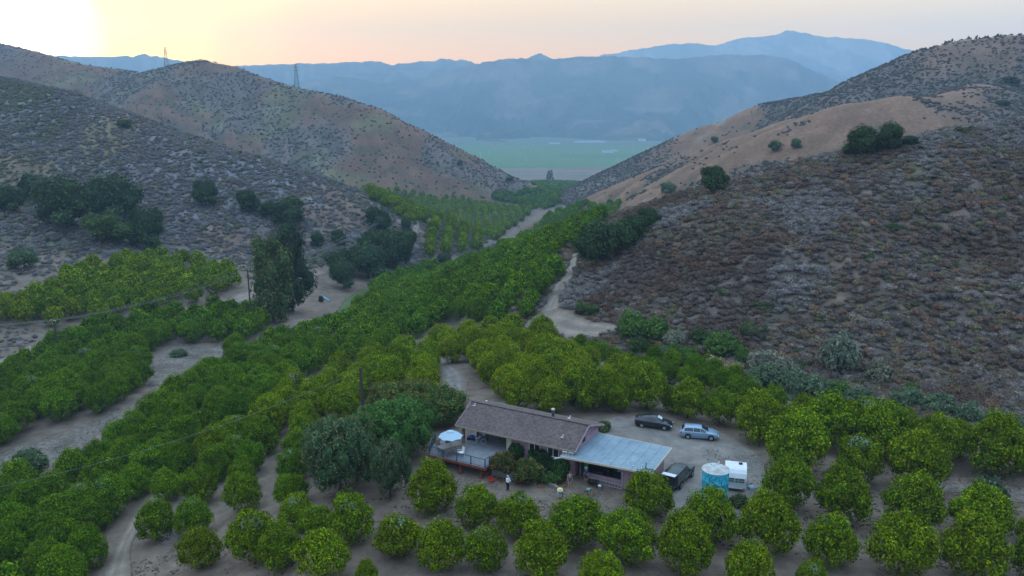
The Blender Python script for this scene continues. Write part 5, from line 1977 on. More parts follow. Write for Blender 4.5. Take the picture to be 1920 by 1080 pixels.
hatch = [(-2.20, .42, .86, .90, .74, .70), (-2.10, .26, .93, 1.02, .82, .70), (-1.78, .22, .96, 1.36, .86, .60), (-1.45, .2, .97, 1.45, .87, .58), (-.5, .19, .95, 1.48, .88, .58), (.15, .19, .93, 1.44, .88, .57),
         (.65, .19, .91, 1.20, .88, .60), (1.05, .20, .90, .98, .88, .70), (1.55, .21, .84, .90, .87, .76), (2.0, .24, .70, .76, .80, .70), (2.20, .36, .56, .60, .66, .58)]
prius = [(-2.22, .45, .96, 1.02, .72, .66), (-2.12, .28, 1.0, 1.10, .80, .62), (-1.6, .22, .99, 1.30, .85, .56), (-.9, .2, .97, 1.43, .87, .56), (-.25, .19, .94, 1.49, .87, .56), (.25, .19, .92, 1.40, .87, .56),
         (.8, .19, .89, 1.14, .87, .62), (1.25, .20, .85, .93, .86, .70), (1.7, .22, .76, .83, .83, .72), (2.05, .25, .64, .70, .76, .64), (2.22, .36, .52, .56, .62, .52)]
sv = vehicle('parked_car', 'silver hatchback parked below the orchard, right of the black car', 'car', (21.95, 87.75, gz(21.95, 87.75) + .07), math.atan2(-.18, .984), M_silver, hatch, (-1.32, 1.30), .32,
             [(-1.75, -.78), (-.72, .05), (.10, .72)], (.25, .98), (-2.05, -1.72), .72)
bv = vehicle('parked_car', 'black hatchback parked behind the house, left of the silver car', 'car', (17.1, 90.6, gz(17.1, 90.6) + .07), math.atan2(-.30, .954), M_blackp, prius, (-1.35, 1.35), .31,
             [(-1.5, -.75), (-.70, .15), (.2, .85)], (.38, 1.15), (-2.05, -1.3), .85)
sh = MB().box((.72, .15, 1.24), (.55, .75, .02)).build('sun_shade', pmat('reflective_shade', (.5, .62, .62), .3), bv)
sh.rotation_euler = (0, 0, 0)
sh.location = (0, 0, 0)
sh.data.transform(Matrix.Translation((.72, .1, 1.24)) @ Matrix.Rotation(math.radians(27), 4, 'Y') @ Matrix.Translation((-.72, -.1, -1.235)))
truck = [(-2.45, .55, 1.05, 1.10, .86, .82), (-2.42, .42, 1.08, 1.78, .90, .74), (-1.6, .40, 1.08, 1.80, .92, .74), (-.45, .40, 1.08, 1.80, .92, .74), (-.40, .40, 1.06, 1.70, .92, .70), (.1, .38, 1.05, 1.76, .92, .70),
         (.55, .38, 1.04, 1.66, .92, .68), (1.1, .38, 1.02, 1.12, .92, .78), (1.6, .38, .98, 1.05, .92, .80), (2.3, .40, .92, .98, .88, .78), (2.45, .50, .80, .84, .82, .74)]
pk = vehicle('pickup_truck', 'dark green pickup with a camper shell and its tailgate open beside the garage', 'pickup', (17.15, 76.1, gz(17.15, 76.1) + .07), math.atan2(.838, .545), M_greenp, truck, (-1.55, 1.60), .38,
             [(-2.2, -1.35), (-1.25, -.5), (-.28, .28), (.34, .95)], (.60, 1.08), None, .95)
MB().box((-2.50, 0, .98), (.06, 1.5, 1.0)).build('bed_shade', M_dark, pk)  # flat near-black panel stands in for the shaded inside of the shell
MB().box((-2.80, 0, .66), (.62, 1.55, .06)).build('tailgate', M_greenp, pk)
MB().box((-2.72, 0, 1.80), (.60, 1.42, .035)).build('shell_hatch', M_wpaint, pk)
MB().box((-.43, 0, 1.815), (.05, 1.4, .03)).build('shell_seam', M_black, pk)

# car and motorbike inside the garage
cz = .08
gcp = hloc(18.75, .35, .07)
vehicle('garaged_car', 'dark car with a pale windscreen standing inside the open garage', 'car', gcp, H_RZ - math.pi / 2 + .10, M_greenp, hatch, (-1.32, 1.30), .32, [(-1.75, -.78), (-.72, .05), (.10, .72)], (.25, .98), (-2.05, -1.72), .72)
shp = [o for o in COL.objects if o.name.startswith('windscreen')][-1]
shp.data.materials.clear()
shp.data.materials.append(pmat('pale_screen_cover', (.36, .50, .56), .4))
mb_ = empty('motor_scooter', hloc(16.7, 1.5, .07), H_RZ + .3, 'dark scooter with a pale number board just inside the garage opening', 'scooter')
for x in (-.55, .55):
    MB().lathe((x, 0, .27), [(.27, -.05), (.27, .05), (.16, .05), (.16, -.05), (.27, -.05)], 16, 'Y', False).build('wheel', M_black, mb_)
MB().beam((-.6, 0, .5), (.1, 0, .5), .26, .3).beam((.35, 0, .35), (.5, 0, 1.0), .2, .12).build('body', M_blackp, mb_, bevel=.04)
MB().box((-.2, 0, .72), (.7, .28, .1)).build('seat', M_black, mb_, bevel=.03)
MB().beam((.5, -.32, 1.02), (.5, .32, 1.02), .035).build('handlebar', M_black, mb_)
MB().box((.60, 0, .85), (.03, .3, .22)).build('front_board', M_white, mb_)

# ------------------------------------------------------------ water tank
TKX, TKY = 19.7, 71.6
TH = 3.55
tkz = gz(TKX, TKY)
tank = empty('water_tank', (TKX, TKY, tkz), 0, 'tall turquoise water tank scrawled with dark marks, behind the front orange trees', 'water tank')
mt = bpy.data.materials.new('painted_tank')
mt.use_nodes = True
t_ = mt.node_tree
b_ = t_.nodes['Principled BSDF']
b_.inputs['Roughness'].default_value = .5
tcn = t_.nodes.new('ShaderNodeTexCoord')
sp_ = t_.nodes.new('ShaderNodeSeparateXYZ')
t_.links.new(tcn.outputs['Object'], sp_.inputs[0])
ang = mathn(t_, 'ARCTAN2', sp_.outputs[1], sp_.outputs[0])
cmb = t_.nodes.new('ShaderNodeCombineXYZ')
t_.links.new(mathn(t_, 'MULTIPLY', ang, 4.6), cmb.inputs[0])
t_.links.new(mathn(t_, 'MULTIPLY', sp_.outputs[2], 1.7), cmb.inputs[1])
# rows of brush strokes, as if lettered by hand
vo = t_.nodes.new('ShaderNodeTexNoise')
vo.inputs['Scale'].default_value = 2.3
vo.inputs['Detail'].default_value = 3
t_.links.new(cmb.outputs[0], vo.inputs['Vector'])
st_ = ramp(t_, vo.outputs[0], [(.55, (0, 0, 0)), (.58, (1, 1, 1))], 'LINEAR')
vo2 = t_.nodes.new('ShaderNodeTexVoronoi')
vo2.feature = 'DISTANCE_TO_EDGE'
vo2.inputs['Scale'].default_value = 2.6
t_.links.new(cmb.outputs[0], vo2.inputs['Vector'])
st2 = ramp(t_, vo2.outputs[0], [(.06, (1, 1, 1)), (.10, (0, 0, 0))], 'LINEAR')
n3 = t_.nodes.new('ShaderNodeTexNoise')
n3.inputs['Scale'].default_value = 1.4
t_.links.new(cmb.outputs[0], n3.inputs['Vector'])
gate = ramp(t_, n3.outputs[0], [(.46, (0, 0, 0)), (.54, (1, 1, 1))], 'LINEAR')
st2 = mixc(t_, 1.0, st2, gate, 'MULTIPLY')
hi = ramp(t_, mathn(t_, 'DIVIDE', sp_.outputs[2], TH), [(.18, (0, 0, 0)), (.30, (.6, .6, .6)), (.50, (1, 1, 1)), (.90, (1, 1, 1)), (.95, (.0, .0, .0))], 'LINEAR')
mk = mixc(t_, 1.0, mixc(t_, 1.0, st_, st2, 'ADD'), hi, 'MULTIPLY')
c_ = mixc(t_, mk, (.045, .52, .66), (.010, .12, .22))
n4 = t_.nodes.new('ShaderNodeTexNoise')
n4.inputs['Scale'].default_value = 1.2
n4.inputs['Detail'].default_value = 6
t_.links.new(tcn.outputs['Object'], n4.inputs['Vector'])
c_ = mixc(t_, 1.0, c_, ramp(t_, n4.outputs[0], [(.3, (.8, .86, .9)), (.7, (1.12, 1.06, 1.03))], 'LINEAR'), 'MULTIPLY')
t_.links.new(c_, b_.inputs['Base Color'])
R_ = 1.26
MB().lathe((0, 0, 0), [(R_, 0), (R_, 1.15), (R_ + .025, 1.18), (R_, 1.22), (R_, 2.35), (R_ + .02, 2.38), (R_, 2.42), (R_, TH - .02)], 48, cap=False).build('shell', mt, tank, True)
M_tanktop = pmat('rusty_tank_top', (.44, .44, .42), .7, noise=[(1.8, 8, .62, 1.2), (8, 5, .8, 1.15)])
MB().lathe((0, 0, TH), [(R_ + .05, -.06), (R_ + .05, 0), (R_ * .98, .02), (R_ * .5, .11), (.02, .17)], 48).build('lid', M_tanktop, tank, True)
MB().lathe((0, 0, TH - .04), [(R_ + .06, -.05), (R_ + .075, -.02), (R_ + .075, .03), (R_ + .04, .05)], 48, cap=False).build('rim_band', pmat('white_rim', (.62, .68, .70), .6), tank, True)
MB().lathe((-.05, .72, TH + .04), [(.28, 0), (.28, .12), (.25, .15), (.02, .17)], 20).build('hatch', M_canvas, tank, True)
MB().tube([(.38, .80, TH), (.38, .80, TH + .30), (.55, .78, TH + .32)], .045).build('overflow_pipe', M_alu, tank)

# ------------------------------------------------------------ camping trailer
f2 = Vector((.26, .966, 0)); r2 = Vector((.966, -.26, 0))
tc_ = Vector((23.35, 73.45, 0)) - r2 * 1.08 + f2 * 1.45
trz = math.atan2(f2.y, f2.x)
tr = empty('camping_trailer', (tc_.x, tc_.y, gz(tc_.x, tc_.y)), trz, 'small white rounded camping trailer parked behind the turquoise tank', 'trailer')
prof = [(-1.50, .42), (-1.52, 1.15), (-1.46, 1.55), (-1.28, 1.95), (-.95, 2.24), (-.5, 2.36), (.3, 2.40), (.8, 2.32), (1.2, 2.05), (1.42, 1.60), (1.48, 1.1), (1.40, .42)]
m = MB()
WT = 1.05
L_ = [m.bm.verts.new((x, -WT, z)) for x, z in prof]
R__ = [m.bm.verts.new((x, WT, z)) for x, z in prof]
m.bm.faces.new(L_); m.bm.faces.new(R__[::-1])
for i in range(len(prof)):
    j = (i + 1) % len(prof)
    m.bm.faces.new((L_[i], R__[i], R__[j], L_[j]))
m.build('shell', M_wpaint, tr, bevel=.03)
M_tglass = pmat('trailer_glass', (.12, .17, .17), .2)
for k, (y0_, y1_) in enumerate(((-.86, -.12), (-.04, .30), (.30, .86))):
    wn = MB().box((-1.535, -(y0_ + y1_) / 2 * 1, 1.33), (.03, abs(y1_ - y0_) - .05, .42)).build('window', M_tglass, tr)
fr = MB()
for z in (1.09, 1.33, 1.57):
    fr.box((-1.555, 0, z), (.03, 1.80, .04))
for y in (-.88, -.30, .08, .88):
    fr.box((-1.555, y, 1.33), (.03, .04, .48))
fr.build('window_frame', M_alu, tr)
MB().box((-1.52, 0, .80), (.03, 2.0, .03)).box((-1.50, 0, .46), (.06, 2.1, .06)).build('trim_strip', M_alu, tr)
MB().box((-.1, -WT - .02, 1.55), (.5, .03, .4)).build('side_window', M_glass, tr)
MB().box((.75, -WT - .02, 1.32), (.58, .03, 1.6)).build('door', M_canvas, tr, bevel=.02)
MB().box((.15, -.45, 2.43), (.36, .36, .12)).build('roof_vent', M_black, tr, bevel=.02)
for sy in (-1, 1):
    wheel(tr, -.05, sy * .92, .33)
    MB().box((-.05, sy * (WT + .005), .52), (.85, .03, .30)).build('wheel_arch', M_black, tr, bevel=.05)
MB().beam((1.4, -.6, .42), (2.5, 0, .45), .08).beam((1.4, .6, .42), (2.5, 0, .45), .08).build('tow_frame', M_black, tr)
MB().box((-1.56, -.86, .52), (.05, .12, .10)).build('tail_light', M_lampr, tr)
jk = MB().box((0, 0, .22), (.55, .45, .28), .3).box((.0, .0, .40), (.35, .3, .10), .3).build('utility_box', M_canvas, None, bevel=.02)
q = at_z(1409, 917, .15)
jk.location = (q[0], q[1], gz(q[0], q[1])); jk['label'] = 'pale blue utility box on the ground at the right of the camping trailer'; jk['category'] = 'box'

# ------------------------------------------------------------ yard things
def on(px, py, z=0):
    q = ground_px(px, py)[0]
    return Vector((float(q[0]), float(q[1]), float(q[2]) + z))


p = on(920, 903)
rd_ = empty('folding_chair', p, .5, 'bright red folded camp chair lying in the dirt left of the man in white', 'chair')
MB().box((0, 0, .30), (.42, .06, .55), .2).build('backrest', M_redp, rd_)
MB().box((.02, -.18, .22), (.40, .36, .05), .2).build('seat', M_redp, rd_)
MB().beam((-.2, 0, 0), (.2, -.3, .25), .03).beam((.2, 0, 0), (-.2, -.3, .25), .03).build('leg', M_metal, rd_)
p = on(1124, 918)
bu = empty('bucket', p, 0, 'white plastic bucket beside the wheelbarrow', 'bucket')
MB().lathe((0, 0, 0), [(.13, 0), (.17, .42), (.185, .42), (.185, .46), (.16, .46), (.12, .05)], 18).build('pail', M_white, bu, True)
MB().tube([(-.17, 0, .42), (-.12, 0, .54), (0, 0, .60), (.12, 0, .54), (.17, 0, .42)], .012, 6).build('handle', M_metal, bu)
p = on(1112, 912)
wb = empty('wheelbarrow', p, H_RZ + .1, 'black wheelbarrow in front of the low garage wall', 'wheelbarrow')
m = MB()
a = [(-.55, -.36, .62), (.55, -.36, .66), (.55, .36, .66), (-.55, .36, .62)]
b0 = [(-.35, -.22, .32), (.28, -.22, .32), (.28, .22, .32), (-.35, .22, .32)]
for k in range(4):
    m.poly([a[k], a[(k + 1) % 4], b0[(k + 1) % 4], b0[k]])
m.poly(b0)
m.build('tray', M_black, wb)
MB().lathe((.55, 0, .2), [(.2, -.05), (.2, .05), (.1, .05), (.1, -.05)], 16, 'Y').build('wheel', M_black, wb)
for sy in (-.25, .25):
    MB().beam((.55, sy * .3, .2), (-1.0, sy, .60), .04).build('handle', M_wood, wb)
    MB().beam((-.3, sy, .35), (-.35, sy, 0), .035).build('leg', M_black, wb)
for k, (px, py, lab) in enumerate(((1174, 913, 'blue water jug standing on the other by the garage corner'), (1177, 921, 'blue water jug on the ground by the garage corner'))):
    p = on(px, py)
    j = empty('water_jug', p, 0, 'larger ' + lab if k else lab.replace('standing on the other', 'behind the other'), 'jug')
    MB().lathe((0, 0, 0), [(.16, 0), (.17, .04), (.17, .34), (.14, .40), (.05, .44), (.05, .50)], 18).build('body', M_blue, j, True)
    MB().lathe((0, 0, .50), [(.055, 0), (.055, .05)], 12).build('cap', M_white, j)
p = on(1042, 912)
ex_ = empty('gas_can', p, .3, 'red fuel can standing left of the woman in red and blue', 'fuel can')
MB().box((0, 0, .2), (.22, .16, .4)).build('body', pmat('faded_red', (.35, .05, .04), .6), ex_, bevel=.03)
MB().beam((-.08, 0, .45), (.08, 0, .45), .03).beam((.1, 0, .4), (.2, 0, .52), .03).build('spout', M_black, ex_)
# blue pipe on the bank, white pole in yard etc.
a, b_ = on(604, 557), on(618, 566)
bp = MB().tube([a + Vector((0, 0, .25)), b_ + Vector((0, 0, .25))], .28, 12).build('pipe', pmat('faded_blue_pipe', (.16, .32, .50), .5), None)
bp['label'] = 'faded blue drain pipe lying on the bank above the green ditch'; bp['category'] = 'pipe'

# rubble and stones over the yard and in the wash
stn = []
for i in range(3):
    v_, f_ = ico(1)
    rs = np.random.default_rng(i)
    v_ = v_ * (1 + rs.uniform(-.25, .25, (len(v_), 1))) * np.array([1, .8, .55])
    m = np_mesh('stone', v_, None, np.tile([1, 1, 1], (len(v_), 1)), tris=f_)
    m.materials.append(M_leafi)
    stn.append(m)


def stones(name, poly, n, s0, s1, pal_, label, z=.02):
    P = ground_px([q[0] for q in poly], [q[1] for q in poly])[:, :2]
    X = rng.uniform(P[:, 0].min(), P[:, 0].max(), n); Y = rng.uniform(P[:, 1].min(), P[:, 1].max(), n)
    k = poly_mask(X, Y, P) & (fbm(X / 2.2, Y / 2.2, 77, 3) > .40)
    X, Y = X[k], Y[k]
    n = len(X)
    s = s0 + (s1 - s0) * rng.random(n) ** 3
    scatter(name, stn, np.stack([X, Y, terrain(X, Y) + z], -1), np.stack([s, s, s], -1), np.stack([s * 0, s * 0, rng.uniform(0, 6.28, n)], -1), pick(n, pal_), rng.integers(0, 3, n), label=label)


STP = [(3, (.22, .20, .18)), (3, (.18, .14, .11)), (1, (.34, .32, .30)), (1, (.12, .10, .08))]
stones('rubble', [(860, 885), (920, 885), (1000, 895), (1080, 910), (1170, 925), (1180, 1000), (1000, 1000), (880, 960), (790, 900)], 6500, .03, .12, STP, 'stones and leaf litter over the dirt in front of the house')
stones('litter', [(905, 880), (960, 884), (1060, 905), (1075, 915), (990, 915), (905, 900)], 2600, .05, .16, [(3, (.20, .085, .04)), (2, (.26, .15, .08)), (1, (.12, .06, .04))], 'fallen red brown leaves below the planter')
stones('gravel', [(0, 850), (130, 808), (240, 756), (290, 742), (262, 700), (330, 650), (440, 645), (420, 675), (340, 722), (260, 776), (190, 808), (110, 875), (0, 905)], 9000, .05, .20, [(3, (.20, .18, .16)), (2, (.15, .12, .09)), (1, (.28, .26, .24))], 'pale stones in the dry wash', .05)
stones('gravel', [(1300, 820), (1390, 830), (1430, 870), (1440, 950), (1380, 980), (1340, 960), (1330, 880)], 2500, .03, .14, STP, 'stones and litter around the camping trailer', .05)
stones('litter', [(0, 1080), (560, 1080), (640, 960), (780, 900), (900, 930), (1200, 960), (1450, 980), (1500, 860), (1920, 900), (1920, 1080)], 34000, .03, .20, [(2, (.16, .11, .07)), (2, (.10, .08, .05)), (1, (.24, .19, .13)), (1, (.06, .07, .03))], 'leaf litter on the orchard floor', .0)

# ------------------------------------------------------------ people
SKIN = pmat('skin', (.45, .27, .19), .6)


def person(label, loc, rz, joints, cloth, hat=None, hair=None):
    """joints: named positions in the body's own frame (facing -y). cloth: list of (name, colour, joint chain with radii)."""
    e = empty('person', loc, rz, label, 'person')
    J = {k: Vector(v) for k, v in joints.items()}

    def skin(name, chains, mat, root):
        names, verts, edges, rad = {}, [], [], []
        for ch in chains:
            prev = None
            for (k, r, *off) in ch:
                key = (k, tuple(off[0]) if off else None)
                if key not in names:
                    names[key] = len(verts)
                    verts.append(J[k] + (Vector(off[0]) if off else Vector((0, 0, 0))))
                    rad.append(r)
                if prev is not None:
                    edges.append((prev, names[key]))
                prev = names[key]
        me = bpy.data.meshes.new(name)
        me.from_pydata([v[:] for v in verts], edges, [])
        me.materials.append(mat)
        o = new_obj(name, me, e)
        md = o.modifiers.new('skin', 'SKIN')
        md.use_smooth_shade = True
        for i, r in enumerate(rad):
            sv_ = me.skin_vertices[0].data[i]
            sv_.radius = (r, r)
            sv_.use_root = (i == 0)
        s = o.modifiers.new('sub', 'SUBSURF')
        s.levels = 1; s.render_levels = 1
        return o

    chains = [[('pelvis', .13), ('chest', .14), ('neck', .055), ('head', .10), ('crown', .085)]]
    for s in ('L', 'R'):
        chains.append([('chest', .14), ('sh' + s, .065), ('el' + s, .045), ('ha' + s, .032), ('ha' + s, .030, (0, -.02, -.07))])
        for f_ in range(4):
            chains.append([('ha' + s, .030, (0, -.02, -.07)), ('ha' + s, .010, (.0, -.045 + .02 * f_, -.12)), ('ha' + s, .009, (.0, -.05 + .02 * f_, -.155 + .01 * abs(f_ - 1)))])
        chains.append([('ha' + s, .032), ('ha' + s, .010, (0, -.06, -.06))])
        chains.append([('pelvis', .13), ('hip' + s, .085), ('kn' + s, .058), ('an' + s, .038), ('an' + s, .036, (0, -.15, -.04))])
    skin('body', chains, SKIN, 'pelvis')
    hd, cr_ = J['head'], J['crown']
    up = (cr_ - hd).normalized()
    MB().lathe((0, 0, 0), [(.012, 0), (.016, -.02), (.004, -.035)], 8).build('nose', SKIN, e).location = hd + Vector((0, -.105, .02))
    for nm, colr, chs in cloth:
        skin(nm, chs, pmat(nm, colr, .85), None)
    if hair:
        h_ = MB().lathe((0, 0, 0), [(.02, .125), (.075, .10), (.108, .04), (.112, -.02), (.085, -.09), (.03, -.10)], 14).build('hair', pmat('hair', hair, .8), e, True)
        h_.location = hd + up * .03 + Vector((0, .03, 0))
    if hat:
        h_ = MB().lathe((0, 0, 0), [(hat[1], -.012), (hat[1], 0), (.115, .012), (.105, .10), (.07, .125), (.01, .13)], 20).build('hat', pmat('hat', hat[0], .85), e, True)
        h_.location = hd + up * .07
        h_.rotation_euler = (hat[2], 0, 0)
    return e


def std(arm='down', **kw):
    j = dict(pelvis=(0, 0, .95), chest=(0, 0, 1.32), neck=(0, 0, 1.48), head=(0, -.02, 1.60), crown=(0, -.01, 1.70),
             shL=(.19, 0, 1.40), shR=(-.19, 0, 1.40), elL=(.24, .03, 1.12), elR=(-.24, .03, 1.12), haL=(.25, -.05, .88), haR=(-.25, -.05, .88),
             hipL=(.10, 0, .88), hipR=(-.10, 0, .88), knL=(.11, -.02, .48), knR=(-.11, -.02, .48), anL=(.11, .02, .08), anR=(-.11, .02, .08))
    j.update(kw)
    return j


def shirt(r=.155, sleeve='el'):
    c = [[('pelvis', r * .95), ('chest', r), ('neck', .06)]]
    for s in 'LR':
        ch = [('chest', r), ('sh' + s, .082), ('el' + s, .062)]
        if sleeve == 'ha':
            ch.append(('ha' + s, .048))
        c.append(ch)
    return c


def pants(full=True, r=.15):
    c = []
    for s in 'LR':
        ch = [('pelvis', r), ('hip' + s, .105), ('kn' + s, .078)]
        if full:
            ch.append(('an' + s, .060))
        c.append(ch)
    return c


SHOE = [[('an' + s, .05), ('an' + s, .048, (0, -.16, -.035))] for s in 'LR']


def shoes():
    return [('shoe_pair', (.03, .03, .03), SHOE)]


person('man in a white long sleeved shirt and dark trousers standing in the dirt yard', on(952, 921), .9, std(elL=(.26, -.06, 1.14), haL=(.12, -.26, 1.12), elR=(-.26, -.05, 1.14), haR=(-.08, -.27, 1.10)),
       [('shirt', (.66, .72, .80), shirt(sleeve='ha')), ('trousers', (.015, .02, .03), pants())] + [('shoes', (.03, .03, .03), SHOE[:1])], hair=(.42, .40, .38))
person('woman in a red top and blue shorts standing by the yellow green shrub', on(1068, 914), .1, std(), [('top', (.30, .015, .03), [[('chest', .145), ('neck', .075)], [('chest', .145), ('shL', .07)], [('chest', .145), ('shR', .07)]]),
       ('dress', (.02, .09, .16), [[('chest', .15, (0, 0, -.1)), ('pelvis', .17), ('pelvis', .19, (0, 0, -.22))]])], hair=(.10, .05, .03))
person('man in a pale hat, blue shirt and dark shorts standing by the garage column', on(1099, 905), -.5, std(haL=(.2, -.2, .95), haR=(-.2, -.18, .95)),
       [('shirt', (.015, .07, .20), shirt(.165)), ('shorts', (.012, .015, .03), pants(False))], hat=((.62, .52, .42), .21, .1), hair=(.06, .04, .03))
kneel = dict(pelvis=(0, .12, .42), chest=(0, -.10, .72), neck=(0, -.18, .86), head=(0, -.25, .96), crown=(0, -.28, 1.05), shL=(.19, -.12, .78), shR=(-.19, -.12, .78), elL=(.25, -.22, .52), elR=(-.25, -.22, .52),
             haL=(.2, -.35, .32), haR=(-.2, -.35, .32), hipL=(.10, .08, .38), hipR=(-.10, .08, .38), knL=(.2, -.30, .40), knR=(-.2, -.30, .40), anL=(.17, -.02, .08), anR=(-.17, -.02, .08))
person('person in a wide straw hat crouching near the front orange trees', on(1049, 934), .1, kneel, [('shirt', (.42, .50, .48), shirt()), ('sleeves', (.10, .06, .06), [[('shL', .085), ('elL', .068), ('haL', .05)]]),
       ('trousers', (.40, .46, .50), pants(True))], hat=((.66, .56, .30), .30, .45), hair=(.05, .03, .02))
person('person in a teal shirt bending over in front of the man in the blue shirt', on(1101, 930), .9,
       dict(pelvis=(0, .15, .62), chest=(0, -.20, .80), neck=(0, -.33, .84), head=(0, -.43, .86), crown=(0, -.52, .88), shL=(.19, -.25, .80), shR=(-.19, -.25, .80), elL=(.2, -.34, .5), elR=(-.2, -.34, .5),
            haL=(.14, -.45, .28), haR=(-.14, -.45, .28), hipL=(.10, .12, .56), hipR=(-.10, .12, .56), knL=(.14, -.12, .38), knR=(-.14, -.12, .38), anL=(.13, .1, .08), anR=(-.13, .1, .08)),
       [('shirt', (.03, .36, .30), shirt()), ('shorts', (.30, .10, .07), pants(False))], hair=(.30, .10, .05))

# ------------------------------------------------------------ utility poles, wires, pylons
GP = 'wooden utility poles along the canyon'
TOPS = {}


def pole(key, px, py, h, label, arm=2.2, rz=0.0, lean=(0, 0)):
    g_ = ground_px(px, py)[0]
    e = empty('utility_pole', (float(g_[0]), float(g_[1]), float(g_[2])), rz, label, 'utility pole', GP)
    MB().tube([(0, 0, -.3), (lean[0], lean[1], h)], [.22, .16], 10).build('pole', M_pole, e)
    pts = []
    if arm:
        MB().box((lean[0], -.12, h - .35), (arm, .10, .12)).build('crossarm', M_pole, e)
        MB().beam((lean[0] - .7, -.10, h - .4), (lean[0], -.10, h - 1.1), .03).beam((lean[0] + .7, -.10, h - .4), (lean[0], -.10, h - 1.1), .03).build('brace', M_metal, e)
        for k in range(3):
            x = lean[0] + (-.46, .12, .46)[k] * arm
            MB().lathe((x, -.12, h - .29), [(.05, 0), (.07, .05), (.04, .09), (.07, .13), (.03, .2)], 10).build('insulator', M_white, e)
            pts.append(Matrix.Rotation(rz, 4, 'Z') @ Vector((x, -.12, h - .08)) + Vector(e.location))
    else:
        pts = [Vector(e.location) + Vector((lean[0], lean[1], h - .3))]
    TOPS[key] = pts
    return e


pole('B', 469, 572, 9.8, 'dark pole with a crossarm left of the tall eucalyptus trees', 2.6, -.25)
pole('C', 110, 672, 8.2, 'dark pole with short crossarm among the trees at the left edge', 1.5, -.5)
pole('A', 683, 812, 8.6, 'bare dark pole rising behind the dark avocado trees', 0, 0, (-.15, 0))
pole('D', 703, 470, 10.5, 'distant pole with a crossarm in front of the lone dark oak', 3.6, -.2)
off = TOPS['C'][1] - TOPS['B'][1]
TOPS['L'] = [p_ + Vector((-75, -22, 2.0)) for p_ in TOPS['C']]
TOPS['A2'] = [at_dist(-60, 925, float(at_z(-60, 925, -4)[1])) * 1.0]
TOPS['A2'] = [Vector((float(v[0]), float(v[1]), float(v[2]))) for v in TOPS['A2']]
q = ground_px(628, 395)[0]
TOPS['E'] = [Vector((float(q[0]) + 30 + k, float(q[1]) + 60, float(q[2]) + 9)) for k in range(3)]
for (a, b_, sag, nm) in (('B', 'C', 1.6, 'between the pole by the eucalyptus and the pole at the left edge'), ('C', 'L', 1.4, 'running off the left edge from the short crossarm'),
                         ('B', 'D', 2.0, 'between the pole by the eucalyptus and the distant pole'), ('A', 'A2', 1.5, 'from the bare pole down to the lower left corner')):
    for k in range(min(len(TOPS[a]), len(TOPS[b_]))):
        p0, p1 = TOPS[a][k], TOPS[b_][k]
        pts = []
        for t in np.linspace(0, 1, 24):
            p_ = p0.lerp(p1, float(t)); p_.z -= sag * 4 * t * (1 - t)
            pts.append(p_)
        o = MB().tube(pts, (.018 if a == 'A' else .026) if a != 'B' or b_ != 'D' else .045, 5).build('power_line', M_wire, None)
        which = ['left', 'middle', 'right'][k] if len(TOPS[a]) > 1 else ''
        o['label'] = ((which + ' ') if which else 'single ') + 'power line ' + nm
        o['category'] = 'power line'
        o['group'] = 'overhead power lines'


def pylon(px, py, D, h, label, px2=None):
    g_ = at_dist(px, py, D)
    x, y = float(g_[0]), float(g_[1])
    e = empty('pylon', (x, y, gz(x, y) - .5), .35, label, 'pylon', 'lattice pylons on the left ridge')
    b0_, t0 = 2.4, .45
    for sx in (-1, 1):
        for sy in (-1, 1):
            MB().beam((sx * b0_, sy * b0_, 0), (sx * t0, sy * t0, h * .95), .22).build('leg', M_steel, e)
    m = MB()
    n_ = 7
    for k in range(n_):
        z0_, z1_ = h * .95 * k / n_, h * .95 * (k + 1) / n_
        f0, f1 = b0_ + (t0 - b0_) * k / n_, b0_ + (t0 - b0_) * (k + 1) / n_
        for (ax, ay, bx, by) in ((-1, -1, 1, -1), (1, -1, 1, 1), (1, 1, -1, 1), (-1, 1, -1, -1)):
            m.beam((ax * f0, ay * f0, z0_), (bx * f1, by * f1, z1_), .12)
            m.beam((bx * f0, by * f0, z0_), (ax * f1, ay * f1, z1_), .12)
            m.beam((ax * f1, ay * f1, z1_), (bx * f1, by * f1, z1_), .12)
    m.build('lattice', M_steel, e)
    for z_, w_ in ((h * .70, 3.2), (h * .83, 3.6), (h * .95, 2.6)):
        MB().beam((-w_, 0, z_), (0, 0, z_ + .6), .16).beam((w_, 0, z_), (0, 0, z_ + .6), .16).beam((-w_, 0, z_), (w_, 0, z_), .16).build('crossarm', M_steel, e)


pylon(313, 130, 925, 22, 'steel lattice pylon on the saddle of the far left ridge')
pylon(557, 172, 852, 25, 'steel lattice pylon on the right shoulder of the far left ridge')

# ------------------------------------------------------------ wind machines and sheds on the big plain
M_wm = pmat('wind_machine_white', (.75, .77, .78), .5)
for k, (px, py) in enumerate([(861, 284), (901, 296), (917, 290), (986, 303), (1000, 276), (1070, 290), (1158, 303), (1215, 283), (1186, 276), (981, 278)]):
    D = float(at_z(px, py, -90)[1])
    q = at_z(px, py, -90)
    e = empty('wind_machine', (float(q[0]), float(q[1]), gz(float(q[0]), float(q[1]))), .3 * k, f'thin white orchard wind machine, {ordinal(k + 1)} counted from the left on the green plain', 'wind machine', 'wind machines on the far green fields')
    MB().tube([(0, 0, 0), (0, 0, 11)], [.28, .2], 6).build('mast', M_wm, e)
    MB().beam((-2.6, 0, 11), (2.6, 0, 11.3), .35, .10).build('propeller', M_wm, e)
wx = sorted([o for o in COL.objects if o.name.startswith('wind_machine')], key=lambda o: to_px(*o.location)[0])
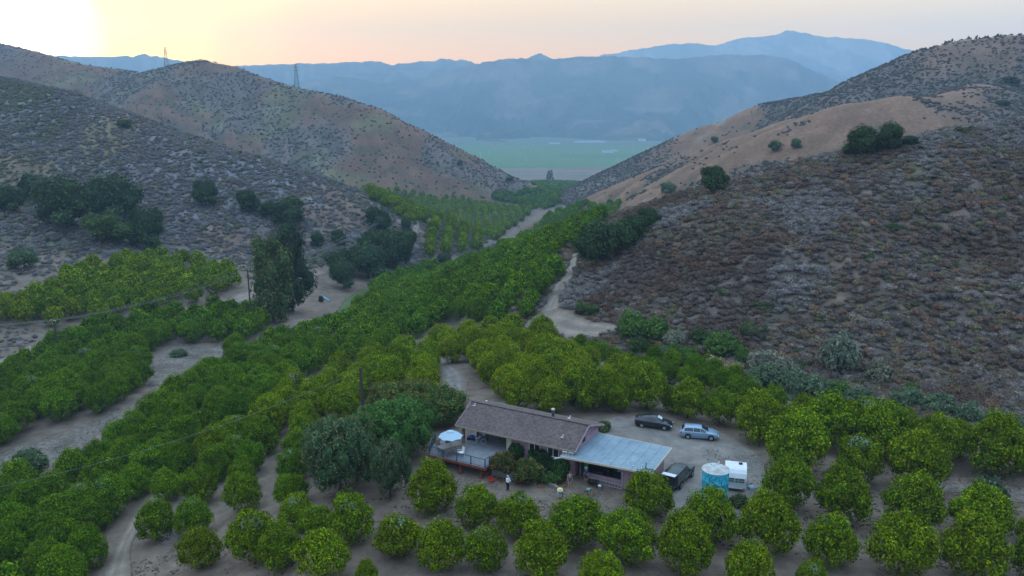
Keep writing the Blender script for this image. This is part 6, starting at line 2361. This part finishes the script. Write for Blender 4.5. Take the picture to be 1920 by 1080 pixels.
for k, o in enumerate(wx):
    o['label'] = f'thin white wind machine on the green plain, {ordinal(k + 1)} from the left'
for (px, py, w_, d_, h_, lab) in [(1140, 286, 34, 14, 6, 'pale farm shed in the middle of the green fields'), (1152, 284, 20, 10, 4, 'smaller pale shed just right of the farm shed'),
                                 (1108, 267, 120, 16, 5, 'long pale packing shed at the foot of the far mountains'), (1085, 267, 40, 14, 4, 'low pale building left of the long packing shed'),
                                 (1203, 264, 30, 14, 7, 'small grey building at the mountain foot on the right'), (1040, 270, 40, 10, 4, 'low white building at the far edge of the fields')]:
    q = at_z(px, py, -90)
    e = empty('farm_building', (float(q[0]), float(q[1]), gz(float(q[0]), float(q[1]))), .1, lab, 'building')
    MB().box((0, 0, h_ / 2), (w_, d_, h_)).build('wall', M_wpaint, e)
    m = MB()
    m.slab([(-w_ / 2 - .5, -d_ / 2 - .5, h_ + .1), (w_ / 2 + .5, -d_ / 2 - .5, h_ + .1), (w_ / 2 + .5, 0, h_ + 2), (-w_ / 2 - .5, 0, h_ + 2)], .15)
    m.slab([(-w_ / 2 - .5, 0, h_ + 2), (w_ / 2 + .5, 0, h_ + 2), (w_ / 2 + .5, d_ / 2 + .5, h_ + .1), (-w_ / 2 - .5, d_ / 2 + .5, h_ + .1)], .15)
    m.build('roof', M_flat, e)

# heap of grey cut branches on the slope at the lower left
p = on(338, 1022)
bpile = empty('brush_pile', p, .4, 'heap of grey cut branches on the dirt slope at the lower left', 'brush pile')
m = MB()
r_ = random.Random(3)
for k in range(90):
    a = r_.uniform(0, 6.28)
    c = Vector((r_.gauss(0, .9), r_.gauss(0, 1.5), 0))
    l = r_.uniform(.6, 1.6)
    d = Vector((math.cos(a) * l, math.sin(a) * l, r_.uniform(-.1, .5)))
    m.tube([c - d * .5 + Vector((0, 0, .35)), c + Vector((0, 0, .45 + r_.uniform(-.1, .2))), c + d * .5 + Vector((0, 0, .3))], [.035, .028, .012], 4)
m.build('branches', pmat('grey_branch', (.17, .16, .155), .9), bpile, kind='stuff')
